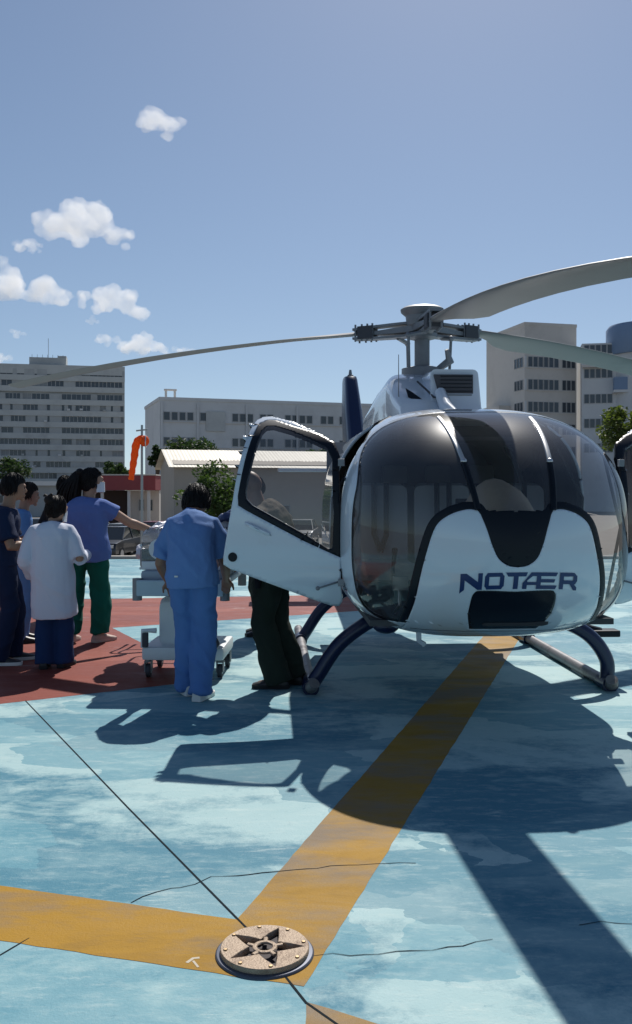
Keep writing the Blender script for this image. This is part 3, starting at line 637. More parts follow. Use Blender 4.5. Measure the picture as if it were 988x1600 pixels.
def wrinkle(me, amp, fx=9, fz=4, seed=0, fine=.35):
    n = len(me.vertices); co = np.empty(n*3, 'f'); no = np.empty(n*3, 'f'); me.vertices.foreach_get('co', co); me.vertices.foreach_get('normal', no)
    co = co.reshape(-1,3); no = no.reshape(-1,3); x, y, z = co.T.astype(float); k = z*1.3
    d = vnoise(x*fx+seed+k*2, y*fx-k*2, z*fz+vnoise(x*3, y*3, z*3+seed)*1.5) + fine*vnoise(x*26+seed, y*26, z*17)
    if fx < 12: d = d*.75 + .9*(.45-np.abs(vnoise(x*5.5+z*3+seed, y*5.5-z*2, z*7+x*4-seed))*1.6)      # creases
    d = np.maximum(d, -.4)
    co += no*(d*amp)[:,None]; me.vertices.foreach_set('co', co.ravel()); me.update()
def ik(a, b, l1, l2, pole):
    a, b = Vector(a), Vector(b); d = b-a; D = min(d.length, (l1+l2)*.995); T = d.normalized()
    c = (l1*l1-l2*l2+D*D)/(2*D); h = math.sqrt(max(1e-6, l1*l1-c*c)); p = Vector(pole); p = (p-T*p.dot(T)).normalized()
    return a+T*c+p*h, a+T*D
def ringe(c, S, Fw, rx, ry, n=20, e=2.4):
    P = []
    for k in range(n):
        a = 2*math.pi*k/n; ca, sa = math.cos(a), math.sin(a); q = (abs(ca)**e+abs(sa)**e)**(-1/e)
        P.append(c + S*(rx*q*ca) + Fw*(ry*q*sa))
    return P
def hand(mb, W0, D, Nrm, curl=.5, s=1.0, side=1):
    D = D.normalized(); Nrm = (Nrm-D*Nrm.dot(D)).normalized(); S = D.cross(Nrm)*side
    mb.loft([ringe(W0+D*(t*s), S, Nrm, w*s, h*s, 12, 2.6) for t, w, h in ((-.02,.026,.022),(.02,.034,.018),(.06,.041,.016),(.088,.040,.014))])
    for i, (off, ln) in enumerate(((-.031,.066),(-.011,.076),(.010,.072),(.030,.058))):
        p = W0+D*(.082*s)+S*(off*s); pts = [p-D*.012*s, p]; dr = D.copy()
        for q in range(3):
            ang = curl*(.55+.25*q); dr = (Matrix.Rotation(ang*(1), 3, S*side) @ dr) if False else (dr*math.cos(ang)+Nrm*math.sin(ang)*1.0).normalized(); pts.append(pts[-1]+dr*(ln*s*(.42,.32,.26)[q]))
        mb.tube(pts, [.0092*s,.0092*s,.0088*s,.0082*s,.0068*s], 8)
    p = W0+D*.022*s-S*.030*s; d1 = (D*.7-S*.75+Nrm*.25).normalized(); d2 = (D*.95-S*.2+Nrm*.3).normalized()
    mb.tube([p-d1*.01*s, p+d1*.03*s, p+d1*.035*s+d2*.03*s, p+d1*.035*s+d2*.052*s], [.013*s,.012*s,.010*s,.008*s], 8)
def head(mb, C, Fw, Up, s=1.0):
    S = Fw.cross(Up).normalized(); Fw = Up.cross(S).normalized()
    to = lambda x, y, z: C + S*(x*s) + Fw*(y*s) + Up*(z*s)
    n, mm = 22, 16; V = []
    for i in range(mm+1):
        a = math.pi*i/mm
        for k in range(n):
            b = 2*math.pi*k/n; x, y, z = math.sin(a)*math.cos(b), math.sin(a)*math.sin(b), -math.cos(a)
            jx = 1-.26*max(0, -z)**1.3; fy = 1.0 if y > 0 else 1-.45*max(0, -z-.1)
            V.append(to(x*.077*jx, y*(.096 if y > 0 else .101)*fy + (.012*max(0,-z) if y > 0 else 0), z*.118+ (0 if z > 0 else 0)))
    mb.add(V, [(i*n+k, i*n+(k+1)%n, (i+1)*n+(k+1)%n, (i+1)*n+k) for i in range(mm) for k in range(n)])
    mb.tube([to(0,.088,.012), to(0,.108,-.022), to(0,.098,-.034)], [.010*s,.015*s,.012*s], 8)                # nose
    mb.tube([to(-.045,.086,.026), to(0,.094,.03), to(.045,.086,.026)], .009*s, 8)                             # brow
    mb.tube([to(-.024,.094,-.060), to(0,.100,-.061), to(.024,.094,-.060)], [.006*s,.009*s,.006*s], 8)         # mouth
    mb.sphere(to(0,.082,-.098), .022*s, 10, 6)                                                                # chin
    for g in (-1, 1): mb.sphere(to(g*.079,-.008,-.004), (.010*s,.022*s,.032*s), 10, 8, Matrix((S, Fw, Up)).transposed())
    return to
SKIN = {}
def skin_mat(col):
    k = 'skin_%02d' % int(col[0]*100); return mat(k, col, .5, var=.12, vscale=18, spec=.4)
def person(loc, rz, h, P, label, group=None):
    """local frame: +y ahead of the person, x to their right"""
    root = tag(empty('person', loc, rz), label, 'person', group); k = h/1.7; V3 = lambda p: Vector(p)
    fat = P.get('fat', 1.0); pel = V3(P.get('pelvis', (0,0,.93*k))); neck = V3(P.get('neck', (0,.02,1.42*k))); yaw = P.get('yaw', 0.0)
    mid = (pel+neck)/2 + V3(P.get('bulge', (0,-.025,.0)))
    def spine(t): return pel*(1-t)**2 + mid*2*t*(1-t)*1.0 + neck*t*t if False else (pel*(1-t)*(1-2*t) + mid*4*t*(1-t) + neck*t*(2*t-1))
    def frame(t):
        T = (spine(min(1,t+.05))-spine(max(0,t-.05))).normalized(); a = yaw*t; S = Vector((math.cos(a), math.sin(a), 0)); S = (S-T*S.dot(T)).normalized(); return T, S, T.cross(S)
    def torso(mb, add, lo=-.12, hi=1.0, hem=None, sec=None):
        sec = sec or [(-.16,.150,.105),(-.05,.166,.122),(.08,.168,.120),(.28,.148,.106),(.48,.150,.110),(.68,.168,.118),(.84,.172,.106),(.94,.130,.085),(1.0,.075,.066)]
        rings = []
        for t, rx, ry in sec:
            if t < lo or t > hi: continue
            T, S, Fw = frame(min(1, max(0, t))); c = spine(min(1,max(0,t))) + T*((neck-pel).length*(t-min(1,max(0,t))))
            rings.append(ringe(c, S, Fw, rx*k*fat+add, ry*k*fat+add))
        mb.loft(rings); return rings
    T, S, Fw = frame(1.0); sh = []; el = []; wr = []
    for i, g in enumerate((-1, 1)):
        T8, S8, F8 = frame(.82); c8 = spine(.82); sw = P.get('shw', .185)*k*(.5+.5*fat)
        a = c8 + S8*(g*sw) + V3(P.get('shoff', ((0,0,0),(0,0,0)))[i]); tgt = V3(P['hands'][i]); e, w = ik(a, tgt, .285*k, .255*k, P.get('poles', ((-.4,-1,-.4),(.4,-1,-.4)))[i])
        sh.append(a); el.append(e); wr.append(w)
    hip = []; kn = []; an = []
    for i, g in enumerate((-1, 1)):
        a = pel + Vector((g*.088*k*fat, 0, -.03*k)); f = P['feet'][i]; b = Vector((f[0], f[1], .085*k+f[2])); e, w = ik(a, b, .43*k, .425*k, P.get('kpoles', ((0,1,0),(0,1,0)))[i])
        hip.append(a); kn.append(e); an.append(w)
    Hf = Vector((math.sin(P.get('hyaw', 0)), math.cos(P.get('hyaw', 0)), P.get('hpitch', 0))).normalized(); Up = (Vector((0,0,1))+Vector(P.get('htilt', (0,0,0)))); Up = (Up-Hf*Up.dot(Hf)).normalized()
    HC = neck + Up*(.175*k) + Hf*(.045*k) + V3(P.get('hoff', (0,0,0)))
    # --- body: one continuous skin
    mb = MB(); torso(mb, -.012, hi=1.0)
    mb.tube([neck-Vector((0,0,.06)), neck+ (HC-neck)*.35, HC-Up*.04*k-Hf*.02], [.066*k,.055*k,.056*k], 14)
    to = head(mb, HC, Hf, Up, k*P.get('hs', .98))
    for i, g in enumerate((-1, 1)):
        a, e, w = sh[i], el[i], wr[i]; c = spine(.86)
        mb.tube([a.lerp(c,.45), a, a.lerp(e,.35), a.lerp(e,.8), e, e.lerp(w,.25), e.lerp(w,.7), w], [q*k*(.5+.5*fat) for q in (.050,.050,.047,.042,.041,.043,.034,.027)], 14)
        D = (w-e).normalized(); nm = V3(P.get('palms', ((1,0,-.3),(-1,0,-.3)))[i]); hand(mb, w, D, nm, P.get('curl', (.5,.5))[i], k*1.02, g)
        a, e, w = hip[i], kn[i], an[i]
        mb.tube([a, a.lerp(e,.3), a.lerp(e,.75), e, e.lerp(w,.3), e.lerp(w,.7), w], [q*k*(.5+.5*fat) for q in (.088,.082,.062,.055,.056,.045,.036)], 14)
        f = P['feet'][i]; dr = Vector((math.sin(f[3]), math.cos(f[3]), 0)); mb.tube([w, w+dr*.05-Vector((0,0,.04)), w+dr*.15*k-Vector((0,0,.055+f[2]*.6))], [.036,.036,.022], 10)
    sk = skin_mat(P.get('skin', (.34,.19,.125))); body = link('body', remesh(mb, .0085, 2), sk, root, True, sharp=0)
    # --- eyes
    for g in (-1, 1):
        m = MB(); m.sphere(to(g*.031,.087,.008), .0085*k, 8, 6); m.build('eye', mat('eye_dark', (.03,.02,.018), .25), root, True)
    # --- top
    tp_ = P['top']; mb = MB(); add = tp_.get('add', .018); hemt = tp_.get('hem', -.10)
    sec = [(-.28,.176,.134),(-.16,.177,.134),(-.05,.176,.130),(.08,.170,.122),(.28,.160,.116),(.48,.158,.116),(.68,.170,.120),(.82,.168,.110),(.91,.135,.092),(.965,.100,.076),(1.0,.072,.066)]
    if tp_.get('coat'): sec = [(-1.02,.192,.165),(-.85,.187,.160),(-.6,.181,.150),(-.35,.178,.142)] + sec[1:]
    torso(mb, add, lo=hemt, sec=sec)
    for i in range(2):
        a, e, w = sh[i], el[i], wr[i]; c = spine(.86); sl = tp_.get('sleeve', .62)
        pts = [a.lerp(c,.5), a.lerp(c,.12), a.lerp(e,.3), a.lerp(e, min(1,sl))]; rad = [.066,.060,.057,.062]
        if sl > 1: pts += [e, e.lerp(w,.45), e.lerp(w, sl-1)]; rad = [.066,.060,.056,.052,.054,.046,.042]
        mb.tube(pts, [r*k*(.5+.5*fat)+add*.6+.004 for r in rad], 14)
    me = remesh(mb, .0105, 4); wrinkle(me, tp_.get('wr', .010), 8, 5, seed=len(label)*1.7); link(tp_.get('name','shirt'), me, tp_['mat'], root, True, sharp=0)
    # --- trousers
    tr = P['trousers']; mb = MB(); fl = tr.get('flare', 1.0); Tn = .03
    torso(mb, .013, lo=-.2, hi=.1)
    for i in range(2):
        a, e, w = hip[i], kn[i], an[i]; end = w + (w-e).normalized()*(.045*k-tr.get('rise',0))
        mb.tube([a+Vector((0,0,.03)), a.lerp(e,.3), a.lerp(e,.7), e, e.lerp(w,.4), e.lerp(w,.8), end], [(q*k*(.5+.5*fat)+.012)*z for q, z in zip((.092,.090,.076,.070,.066,.058,.056), (1,1,1.02,1.0+.3*(fl-1),1+.6*(fl-1),fl,fl*1.03))], 16)
    me = remesh(mb, .0115, 4); wrinkle(me, tr.get('wr', .011), 9, 4, seed=len(label)*2.3); link('trousers', me, tr['mat'], root, True, sharp=0)
    # --- shoes
    shoe = P['shoes']
    for i in range(2):
        f = P['feet'][i]; o = empty('shoe'); o.parent = root; o.location = (f[0], f[1], f[2]); o.rotation_euler = (0,0,-f[3])
        if f[2] > .001: o.rotation_euler = (-f[4] if len(f) > 4 else 0, 0, -f[3])
        m = MB(); prof_ = [(-.085,.030,.03,.075),(-.06,.040,.03,.10),(-.02,.042,.03,.105),(.04,.045,.03,.085),(.10,.050,.028,.062),(.15,.047,.026,.050),(.185,.030,.026,.040)]
        m.loft([[Vector((x*w_*k, y*k, z0+(z1-z0)*zz_)) for x, zz_ in ((-1,0),(-1.02,.35),(-.8,.75),(-.35,1),(.35,1),(.8,.75),(1.02,.35),(1,0))] for y, w_, z0, z1 in prof_]); m.build('upper', shoe[0], o, True, sharp=60)
        m = MB(); m.loft([[Vector((x*w_*1.06*k, y*1.04*k, z)) for x, z in ((-1,.004),(-1.03,.02),(-1,.033),(1,.033),(1.03,.02),(1,.004))] for y, w_, _, _ in prof_]); m.build('sole', shoe[1], o, True, sharp=50)
    return root, dict(HC=HC, Up=Up, Hf=Hf, to=to, k=k, neck=neck, spine=spine, frame=frame, sh=sh, el=el, wr=wr)
M_hair = mat('hair_dark', (.006,.005,.005), .6, var=.4, vscale=40, bump=.4, bscale=90, spec=.25)
def hair_cap(root, I, low=-.03, front=.055, puff=.013, back=-.075, mt=None, extra=None, seed=1):
    """skull cap of hair, hairline over the brow, lower at the back"""
    to = I['to']; mb = MB(); n, mm = 26, 18; V = []
    for i in range(mm+1):
        a = math.pi*i/mm
        for q in range(n):
            b = 2*math.pi*q/n; x, y, z = math.sin(a)*math.cos(b), math.sin(a)*math.sin(b), -math.cos(a)
            X, Y, Z = x*(.080+puff), y*(.098+puff)-.012, z*(.120+puff)
            lim = back + (front-back)*max(0, min(1, (y+.35)/.85)) + .014*noise.noise((math.cos(b)*3.1+seed, math.sin(b)*3.1, seed*.7)) - (.03 if abs(x) > .75 and y > -.1 and y < .25 else 0)
            if Z < lim: Z = lim + (Z-lim)*.05; X *= .97; Y *= .97 if y < 0 else .9
            V.append(to(X, Y, Z))
    mb.add(V, [(i*n+q, i*n+(q+1)%n, (i+1)*n+(q+1)%n, (i+1)*n+q) for i in range(mm) for q in range(n)])
    if extra: extra(mb, to)
    me = remesh(mb, .007, 3); wrinkle(me, .0045, 22, 18, seed, .6); o = link('hair', me, mt or M_hair, root, True, sharp=0)
    rnd = random.Random(seed); m = MB()           # strands lie along the cap and break its outline
    for _ in range(420):
        b = rnd.uniform(0, 6.28); a0 = math.acos(rnd.uniform(-.15, 1)); P_ = []; tw = rnd.uniform(-.35,.35); up = rnd.uniform(-.001,.006)
        for q in range(4):
            a = a0 + q*.16; bb = b + tw*q*.3; x, y, z = math.sin(a)*math.cos(bb), math.sin(a)*math.sin(bb), math.cos(a)
            if y > .35 and z*(.120+puff) < front-.004: break
            if z*(.120+puff) < back-.012: break
            P_.append(to(x*(.080+puff+up), y*(.098+puff+up)-.012, z*(.120+puff+up)))
        if len(P_) > 2: m.tube(P_, [.0034]*(len(P_)-1)+[.0008], 4)
    m.build('hair_strands', mt or M_hair, root, True)['kind'] = 'stuff'
    return o
def mask(root, I):
    to = I['to']; mb = MB(); mb.loft([[to(x*1.0, y, z) for x, y in ((-.07,.02),(-.055,.075),(-.025,.108),(0,.118),(.025,.108),(.055,.075),(.07,.02),(.05,.02),(0,.07),(-.05,.02))] for z in (-.105,-.06,-.015,-.008)]); o = mb.build('face_mask', mat('mask_white',(.72,.74,.76),.8), root, True)
    for g in (-1,1):
        m = MB(); m.tube([to(g*.068,.022,-.03), to(g*.082,-.01,-.005), to(g*.084,-.03,-.012)], .0022, 4); m.build('mask_loop', MATS['mask_white'], o)
cloth = lambda n, c, v=.08: mat(n, c, .85, var=v, vscale=5, bump=.25, bscale=220, spec=.2)
C_scrub = cloth('scrub_blue', (.125,.235,.49)); C_scrubt = cloth('scrub_blue_trousers', (.095,.20,.46)); C_green = cloth('scrub_green', (.006,.115,.085)); C_purp = cloth('scrub_violet_blue', (.12,.19,.46))
C_coat = cloth('coat_white', (.64,.67,.77), .04); C_navy = cloth('navy_cloth', (.012,.022,.06)); C_jean = cloth('jean_navy', (.015,.04,.12)); C_black = cloth('black_cloth', (.012,.013,.018)); C_oliv = cloth('olive_drab', (.02,.028,.022)); C_brown = cloth('olive_brown', (.10,.082,.062)); C_sky = cloth('scrub_sky', (.12,.26,.52))
S_wh = (mat('shoe_white',(.72,.71,.66),.6,var=.1), mat('sole_white',(.75,.74,.70),.7)); S_bk = (mat('shoe_black',(.015,.015,.018),.45), mat('sole_black',(.012,.012,.014),.8)); S_bw = (S_bk[0], S_wh[1])

# man in blue scrubs pushing the bed
bx_, by_ = gnd(293,1093)[:2]
r_, I = person((bx_, by_, 0), R(-3), 1.74, dict(pelvis=(.035,.0,.965), neck=(.01,.19,1.36), bulge=(0,-.055,0), hyaw=R(4), hpitch=-.55, hoff=(-.01,.015,-.03), hands=((-.215,.34,.84),(.235,.36,.86)), poles=((-.35,-1,.0),(.35,-1,.0)), palms=((.2,.3,-1),(-.2,.3,-1)), curl=(.7,.7), shw=.165, fat=1.0, hs=1.06,
  feet=((-.03,.17,0,R(-25)),(.10,.0,0,R(12))), skin=(.25,.135,.085), top=dict(mat=C_scrub, sleeve=.86, hem=-.28, add=.019, wr=.013), trousers=dict(mat=C_scrubt, flare=1.28, wr=.018), shoes=S_wh),
  'man in blue scrubs seen from behind leaning over the hospital trolley')
hair_cap(r_, I, puff=.018, back=-.085, seed=3)
m = MB(); m.box((-.065,-.158,.925),(-.040,-.148,.936)); m.build('hem_label', S_wh[0], r_)
# woman in the white coat
bx_, by_ = gnd(82,1044)[:2]
r_, I = person((bx_, by_, 0), R(2), 1.53, dict(pelvis=(0,0,.865), neck=(-.01,.05,1.265), hyaw=R(28), hpitch=-.12, hands=((-.21,.12,.80),(.24,.20,.98)), poles=((-.2,-1,0),(.4,-.6,-1)), fat=1.02, shw=.175, hs=1.1, hoff=(0,0,-.025),
  feet=((-.07,.0,0,R(-8)),(.09,.05,0,R(14))), skin=(.36,.21,.14), top=dict(mat=C_coat, sleeve=1.97, hem=-1.02, add=.026, coat=1, name='coat', wr=.008), trousers=dict(mat=C_jean, flare=1.3, wr=.009), shoes=S_bk),
  'woman in a white coat and dark jeans seen from behind, hair in a bun')
def bun(mb, to):
    mb.sphere(to(-.01,-.10,.075), .045, 12, 9); mb.tube([to(-.03,-.10,.10), to(-.06,-.11,.12), to(-.08,-.10,.105)], [.018,.014,.006], 8); mb.tube([to(.0,-.11,.11), to(.03,-.12,.125), to(.05,-.12,.10)], [.016,.012,.005], 8)
hair_cap(r_, I, puff=.008, back=-.08, front=.06, extra=bun, seed=5, mt=mat('hair_brown',(.016,.010,.008),.6,var=.4,vscale=40,bump=.4,bscale=90,spec=.25)); mask(r_, I)
m = MB(); T, S, Fw = I['frame'](1.0); m.tube([I['neck']+Vector((math.cos(a)*.075, math.sin(a)*.066, .012)) for a in [2*math.pi*q/20 for q in range(21)]], .016, 8, False); m.build('collar', C_navy, r_, True)
# tall woman, violet-blue top and green trousers
bx_, by_ = gnd(132,1004)[:2]
r_, I = person((bx_, by_, 0), R(-14), 1.76, dict(pelvis=(.02,0,.995), neck=(.03,.03,1.475), yaw=R(-6), hyaw=R(48), hpitch=.02, hands=((-.20,.28,.98),(.575,.36,1.15)), poles=((-.8,-.6,0),(.3,-.6,-.9)), palms=((1,0,-.3),(0,.2,-1)), curl=(.5,.35), fat=1.2, hs=1.04,
  feet=((-.15,-.02,0,R(-6)),(.14,.07,0,R(22))), skin=(.42,.25,.17), top=dict(mat=C_purp, sleeve=.42, hem=-.28, add=.028, wr=.010), trousers=dict(mat=C_green, flare=1.3, wr=.018, rise=.05), shoes=(mat('shoe_beige',(.46,.33,.28),.6),mat('sole_beige',(.5,.40,.35),.7))),
  'tall woman in violet-blue top and green trousers with long black ponytail')
hair_cap(r_, I, puff=.012, back=-.09, seed=8); mask(r_, I)
rnd = random.Random(4); to = I['to']; m = MB(); m.sphere(to(-.02,-.115,.085), .045, 10, 8)
for q in range(130):                           # ponytail locks falling over the left shoulder
    a = rnd.uniform(0, 6.28); rr_ = math.sqrt(rnd.random())
    def lk(t): w = .03+.085*math.sin(min(1,t*1.15)*2.2); return to(-.03-.055*t-.03*t*t, -.13-.075*math.sin(t*2.4), .09-.40*t) + Vector((math.cos(a)*rr_*w*1.15-.03*t, math.sin(a)*rr_*w*.7, rnd.uniform(-.008,.008)))
    te = rnd.uniform(.72, 1.06); m.tube([lk(te*q2/6) for q2 in range(7)], [.009,.011,.011,.010,.009,.007,.001], 5)
m.build('ponytail', M_hair, r_, True)
# person in navy at the left edge
bx_, by_ = gnd(4,1036)[:2]
r_, I = person((bx_, by_, 0), R(-72), 1.70, dict(pelvis=(0,0,.955), neck=(0,.04,1.415), hyaw=R(-6), hpitch=-.10, hands=((-.16,.36,1.05),(.18,.30,1.08)), poles=((-.6,-1,-.3),(.6,-1,-.3)), palms=((.5,0,.8),(-.5,0,.8)), curl=(.5,.5), fat=1.1,
  feet=((-.10,.10,0,R(-5)),(.12,-.02,0,R(10))), skin=(.30,.17,.11), top=dict(mat=C_navy, sleeve=.8, hem=-.2, add=.02), trousers=dict(mat=C_navy, flare=1.15), shoes=S_bw),
  'person in navy shirt and trousers at the left edge with white-soled black shoes')
hair_cap(r_, I, puff=.016, seed=11)
# person in sky blue scrubs behind
bx_, by_ = gnd(30,1003)[:2]
r_, I = person((bx_, by_, 0), R(-60), 1.64, dict(pelvis=(0,0,.92), neck=(0,.03,1.365), hyaw=R(4), hpitch=-.18, hands=((-.22,.16,.86),(.20,.24,.98)), fat=.98,
  feet=((-.10,.05,0,R(-5)),(.10,-.02,0,R(10))), skin=(.33,.19,.13), top=dict(mat=C_sky, sleeve=.75, hem=-.28, add=.02), trousers=dict(mat=C_sky, flare=1.1), shoes=S_bk),
  'person in sky blue scrubs between the navy shirt and the white coat')
hair_cap(r_, I, puff=.010, seed=14, extra=lambda mb, to: mb.sphere(to(0,-.12,.03), .04, 10, 8), mt=MATS['hair_brown'])
# dark-haired person half hidden behind
bx_, by_ = -3.12, 11.0
r_, I = person((bx_, by_, 0), R(-20), 1.73, dict(pelvis=(0,0,.97), neck=(0,.03,1.44), hyaw=R(10), hands=((-.22,.10,.86),(.24,.20,.9)), fat=1.0,
  feet=((-.10,.05,0,R(-5)),(.10,-.02,0,R(10))), skin=(.26,.15,.10), top=dict(mat=C_black, sleeve=.8, hem=-.2), trousers=dict(mat=C_black), shoes=S_bk),
  'dark-haired person in black half hidden behind the white coat')
hair_cap(r_, I, puff=.016, seed=17)
# crew member behind the open door
bx_, by_ = -.30, 7.16
r_, I = person((bx_, by_, 0), R(78), 1.78, dict(pelvis=(0,.03,.99), neck=(0,.15,1.43), bulge=(0,-.05,0), hyaw=R(8), hpitch=-.25, hands=((-.22,.42,1.0),(.22,.36,.98)), fat=1.16, shw=.20,
  feet=((.06,.06,0,R(-8)),(-.13,-.06,0,R(14))) if False else ((-.10,-.02,0,R(-8)),(.09,-.10,0,R(10))), skin=(.27,.16,.115), top=dict(mat=C_brown, sleeve=1.9, hem=-.1, add=.026, name='jacket', wr=.016), trousers=dict(mat=C_oliv, flare=1.35, wr=.016), shoes=S_bk),
  'bald crew member in olive and brown standing behind the open helicopter door')
m = MB(); m.tube([(-.21,.12,.98),(-.23,.10,.90),(-.22,.11,.80)], [.02,.035,.02], 8); m.build('belt_pouch', C_black, r_, True)
# colleague behind the crew member
bx_, by_ = -.56, 9.75
r_, I = person((bx_, by_, 0), R(110), 1.72, dict(pelvis=(0,0,.965), neck=(0,.05,1.42), hyaw=R(30), hpitch=-.15, hands=((-.22,.30,.95),(.22,.30,.95)), fat=1.02,
  feet=((-.10,.05,0,R(-5)),(.10,-.02,0,R(10))), skin=(.28,.16,.11), top=dict(mat=C_oliv, sleeve=1.9, hem=-.1), trousers=dict(mat=C_oliv), shoes=S_bk),
  'masked dark-haired person seen through the open door window behind the bald crew member')
hair_cap(r_, I, puff=.014, seed=21); mask(r_, I)

# ------------------------------------------------------------------ hospital bed, stretcher and blanket
M_bedw = mat('bed_white', (.66,.69,.70), .45, var=.05, dirt=(.45,.47,.48), dscale=6, dlo=.6, dhi=.8); M_bedg = mat('bed_grey', (.22,.23,.24), .5)
bed = tag(empty('hospital_trolley', (-1.10, 7.40, 0), R(-2)), 'white wheeled hospital trolley on a column base in front of the man in scrubs', 'trolley')
m = MB(); m.box((-.34,-.02,.155),(.34,.62,.265),.025); m.build('base_cover', M_bedw, bed, True)
m = MB(); m.loft([rr(-.05,.34,.26,.62,.12,.05), rr(-.05,.34,.26,.66,.16,.05), rr(-.05,.34,.26,.66,.50,.05), rr(-.05,.34,.26,.62,.54,.05)]); m.build('column', M_bedw, bed, True)
m = MB(); m.box((-.16,.2,.64),(.08,.46,.765),.01); m.build('inner_column', M_bedg, bed)
m = MB(); m.box((-.36,-.10,.765),(.36,1.15,.815),.015); deck = m.build('deck', mat('deck_pale',(.42,.50,.54),.5), bed)
m = MB(); m.box((-.34,-.06,.816),(.34,1.12,.90),.03); m.build('mattress', mat('mattress_blue',(.32,.38,.44),.6,var=.1), bed, True)
m = MB(); m.box((-.355,-.145,.70),(.355,-.105,.83),.012); m.build('foot_board', mat('board_pale',(.38,.50,.56),.5,var=.1), bed)
for x in (-.36, .36):
    for y in (-.08, 1.12):
        m = MB(); m.tube([(x,y,.66),(x,y,.84)], .04, 14); m.build('corner_bumper', M_bedg, bed, True)
def caster():
    c = empty('caster'); c.parent = bed
    m = MB(); m.tube([(0,.0,.16),(0,.0,.135)], .028, 10); m.box((-.03,-.02,.05),(-.022,.04,.14)); m.box((.022,-.02,.05),(.03,.04,.14)); m.box((-.03,-.03,.13),(.03,.05,.142)); m.build('fork', M_bedg, c)
    m = MB(); m.tube([(-.018,.02,.058),(.018,.02,.058)], .056, 20); w = m.build('wheel', M_rub, c, True, sharp=35)
    m = MB(); m.tube([(-.0195,.02,.058),(.0195,.02,.058)], .026, 14); m.build('rim', M_bedw, w)
    return c
c0 = caster(); c0.location = (-.30,.06,0)
for p in ((.30,.06,0),(-.30,.52,0),(.30,.52,0)): copy_tree(c0, bed).location = p
m = MB(); m.tube([(-.33,.0,.26),(-.33,.0,.40),(-.22,.0,.40)], .022, 8); m.build('pedal_bracket', M_bedw, bed, True)
m = MB(); m.box((-.335,-.03,.265),(-.285,.01,.385),.01); m.build('brake_pedal', M_rub, bed)
m = MB(); m.tube([(.27,-.03,.265),(.30,-.05,.30),(.27,-.05,.36)], .016, 8); m.build('brake_lever', M_rub, bed)
M_clear = glass('clear_plastic', (.88,.90,.92), (.6,.6,.62), .22, smear=.05)
hood = tag(empty('clear_hood', (-1.10, 7.42, .903), R(-2)), 'clear plastic hood with white rails standing on the hospital trolley', 'hood')
m = MB(); m.loft([rr(0,.70,.0,.30,.02,.05), rr(0,.70,.0,.34,.06,.06), rr(0,.70,.0,.34,.62,.06), rr(0,.70,.0,.30,.66,.05)]); m.build('plastic_cover', M_clear, hood, True)
for z in (.01, .2):
    m = MB(); m.tube(arc([(-.355,.0,z),(-.355,.34,z),(-.355,.68,z)],3), .012, 8); m.build('rail', M_bedw, hood, True)
    m = MB(); m.tube([(.355,.0,z),(.355,.68,z)], .012, 8); m.build('rail', M_bedw, hood, True)
m = MB(); m.box((-.345,-.02,-.001),(.345,.012,.07),.01); m.build('front_sill', M_bedw, hood)
for x in (-.2, .14):
    m = MB(); m.tube([(x,.006,.17),(x,-.012,.17)], .085, 22); m.build('hand_port', M_bedw, hood, True, sharp=35)
m = MB(); m.box((-.24,.10,.02),(.24,.60,.09),.03); m.build('pad', C_coat, hood, True)
mon = tag(empty('patient_monitor', (-1.40, 7.62, .905), R(20)), 'small grey patient monitor with dark screen on the left side of the trolley', 'monitor')
m = MB(); m.box((-.09,-.05,.005),(.09,.05,.16),.015); m.build('case', M_bedg, mon, True)
m = MB(); m.box((-.072,-.054,.04),(.05,-.0505,.145)); m.build('screen', mat('screen_dark',(.01,.016,.02),.1), mon)
m = MB(); m.tube(arc([(-.07,0,.16),(-.07,0,.20),(.07,0,.20),(.07,0,.16)],4), .008, 6); m.build('handle', M_rub, mon, True)
st = tag(empty('ambulance_stretcher', (-1.10, 8.1, .905), R(-2)), 'metal ambulance stretcher with folded wheels lying on top of the white hospital trolley', 'stretcher')
for x in (-.30,.30):
    m = MB(); m.tube(arc([(x,-.30,.03),(x,.4,.04),(x,1.5,.05)],4), .018, 8); m.build('side_rail', M_steel, st, True)
for y in (-.2,.3,.8,1.3):
    m = MB(); m.tube([(-.30,y,.03),(.30,y,.03)], .014, 8); m.build('cross_bar', M_steel, st, True)
for x in (-.74,-.66):                          # folded far-end legs that hang beside the bed
    m = MB(); m.tube(arc([(-.30,1.45,.05),(x+.12,1.45,.22),(x,1.45,.18),(x,1.45,-.05),(x-.02,1.45,-.27)],5), .013, 8); lg = m.build('leg', M_steel, st, True)
    m = MB(); m.tube([(x-.035,1.45,-.30),(x-.01,1.45,-.30)], .045, 14); m.build('wheel', M_rub, lg, True, sharp=35)
m = MB(); m.tube(arc([(-.68,1.30,-.16),(-.55,1.30,-.20),(-.40,1.35,-.10),(-.30,1.35,.03)],4), .011, 8); m.build('brace', M_steel, st, True)
m = MB(); m.tube(arc([(-.34,1.2,.04),(-.44,1.2,.12),(-.44,1.2,.30),(-.42,.7,.30),(-.36,.7,.04)],4), .013, 8); m.build('guard_rail', M_steel, st, True)
M_foil = mat('foil_silver', (.60,.60,.66), .42, .2, var=.25, vscale=9, bump=.7, bscale=34)
def bundle(name, blobs, loc, amp, vox, mt, label, cat, seed):
    mb = MB()
    for c, r in blobs: mb.sphere(c, r, 16, 10)
    me = remesh(mb, vox, 3); wrinkle(me, amp, 13, 12, seed, .7); wrinkle(me, amp*.5, 30, 30, seed+3, .5); me.polygons.foreach_set('use_smooth', [True]*len(me.polygons))
    o = link(name, me, mt); o.location = loc; return tag(o, label, cat)
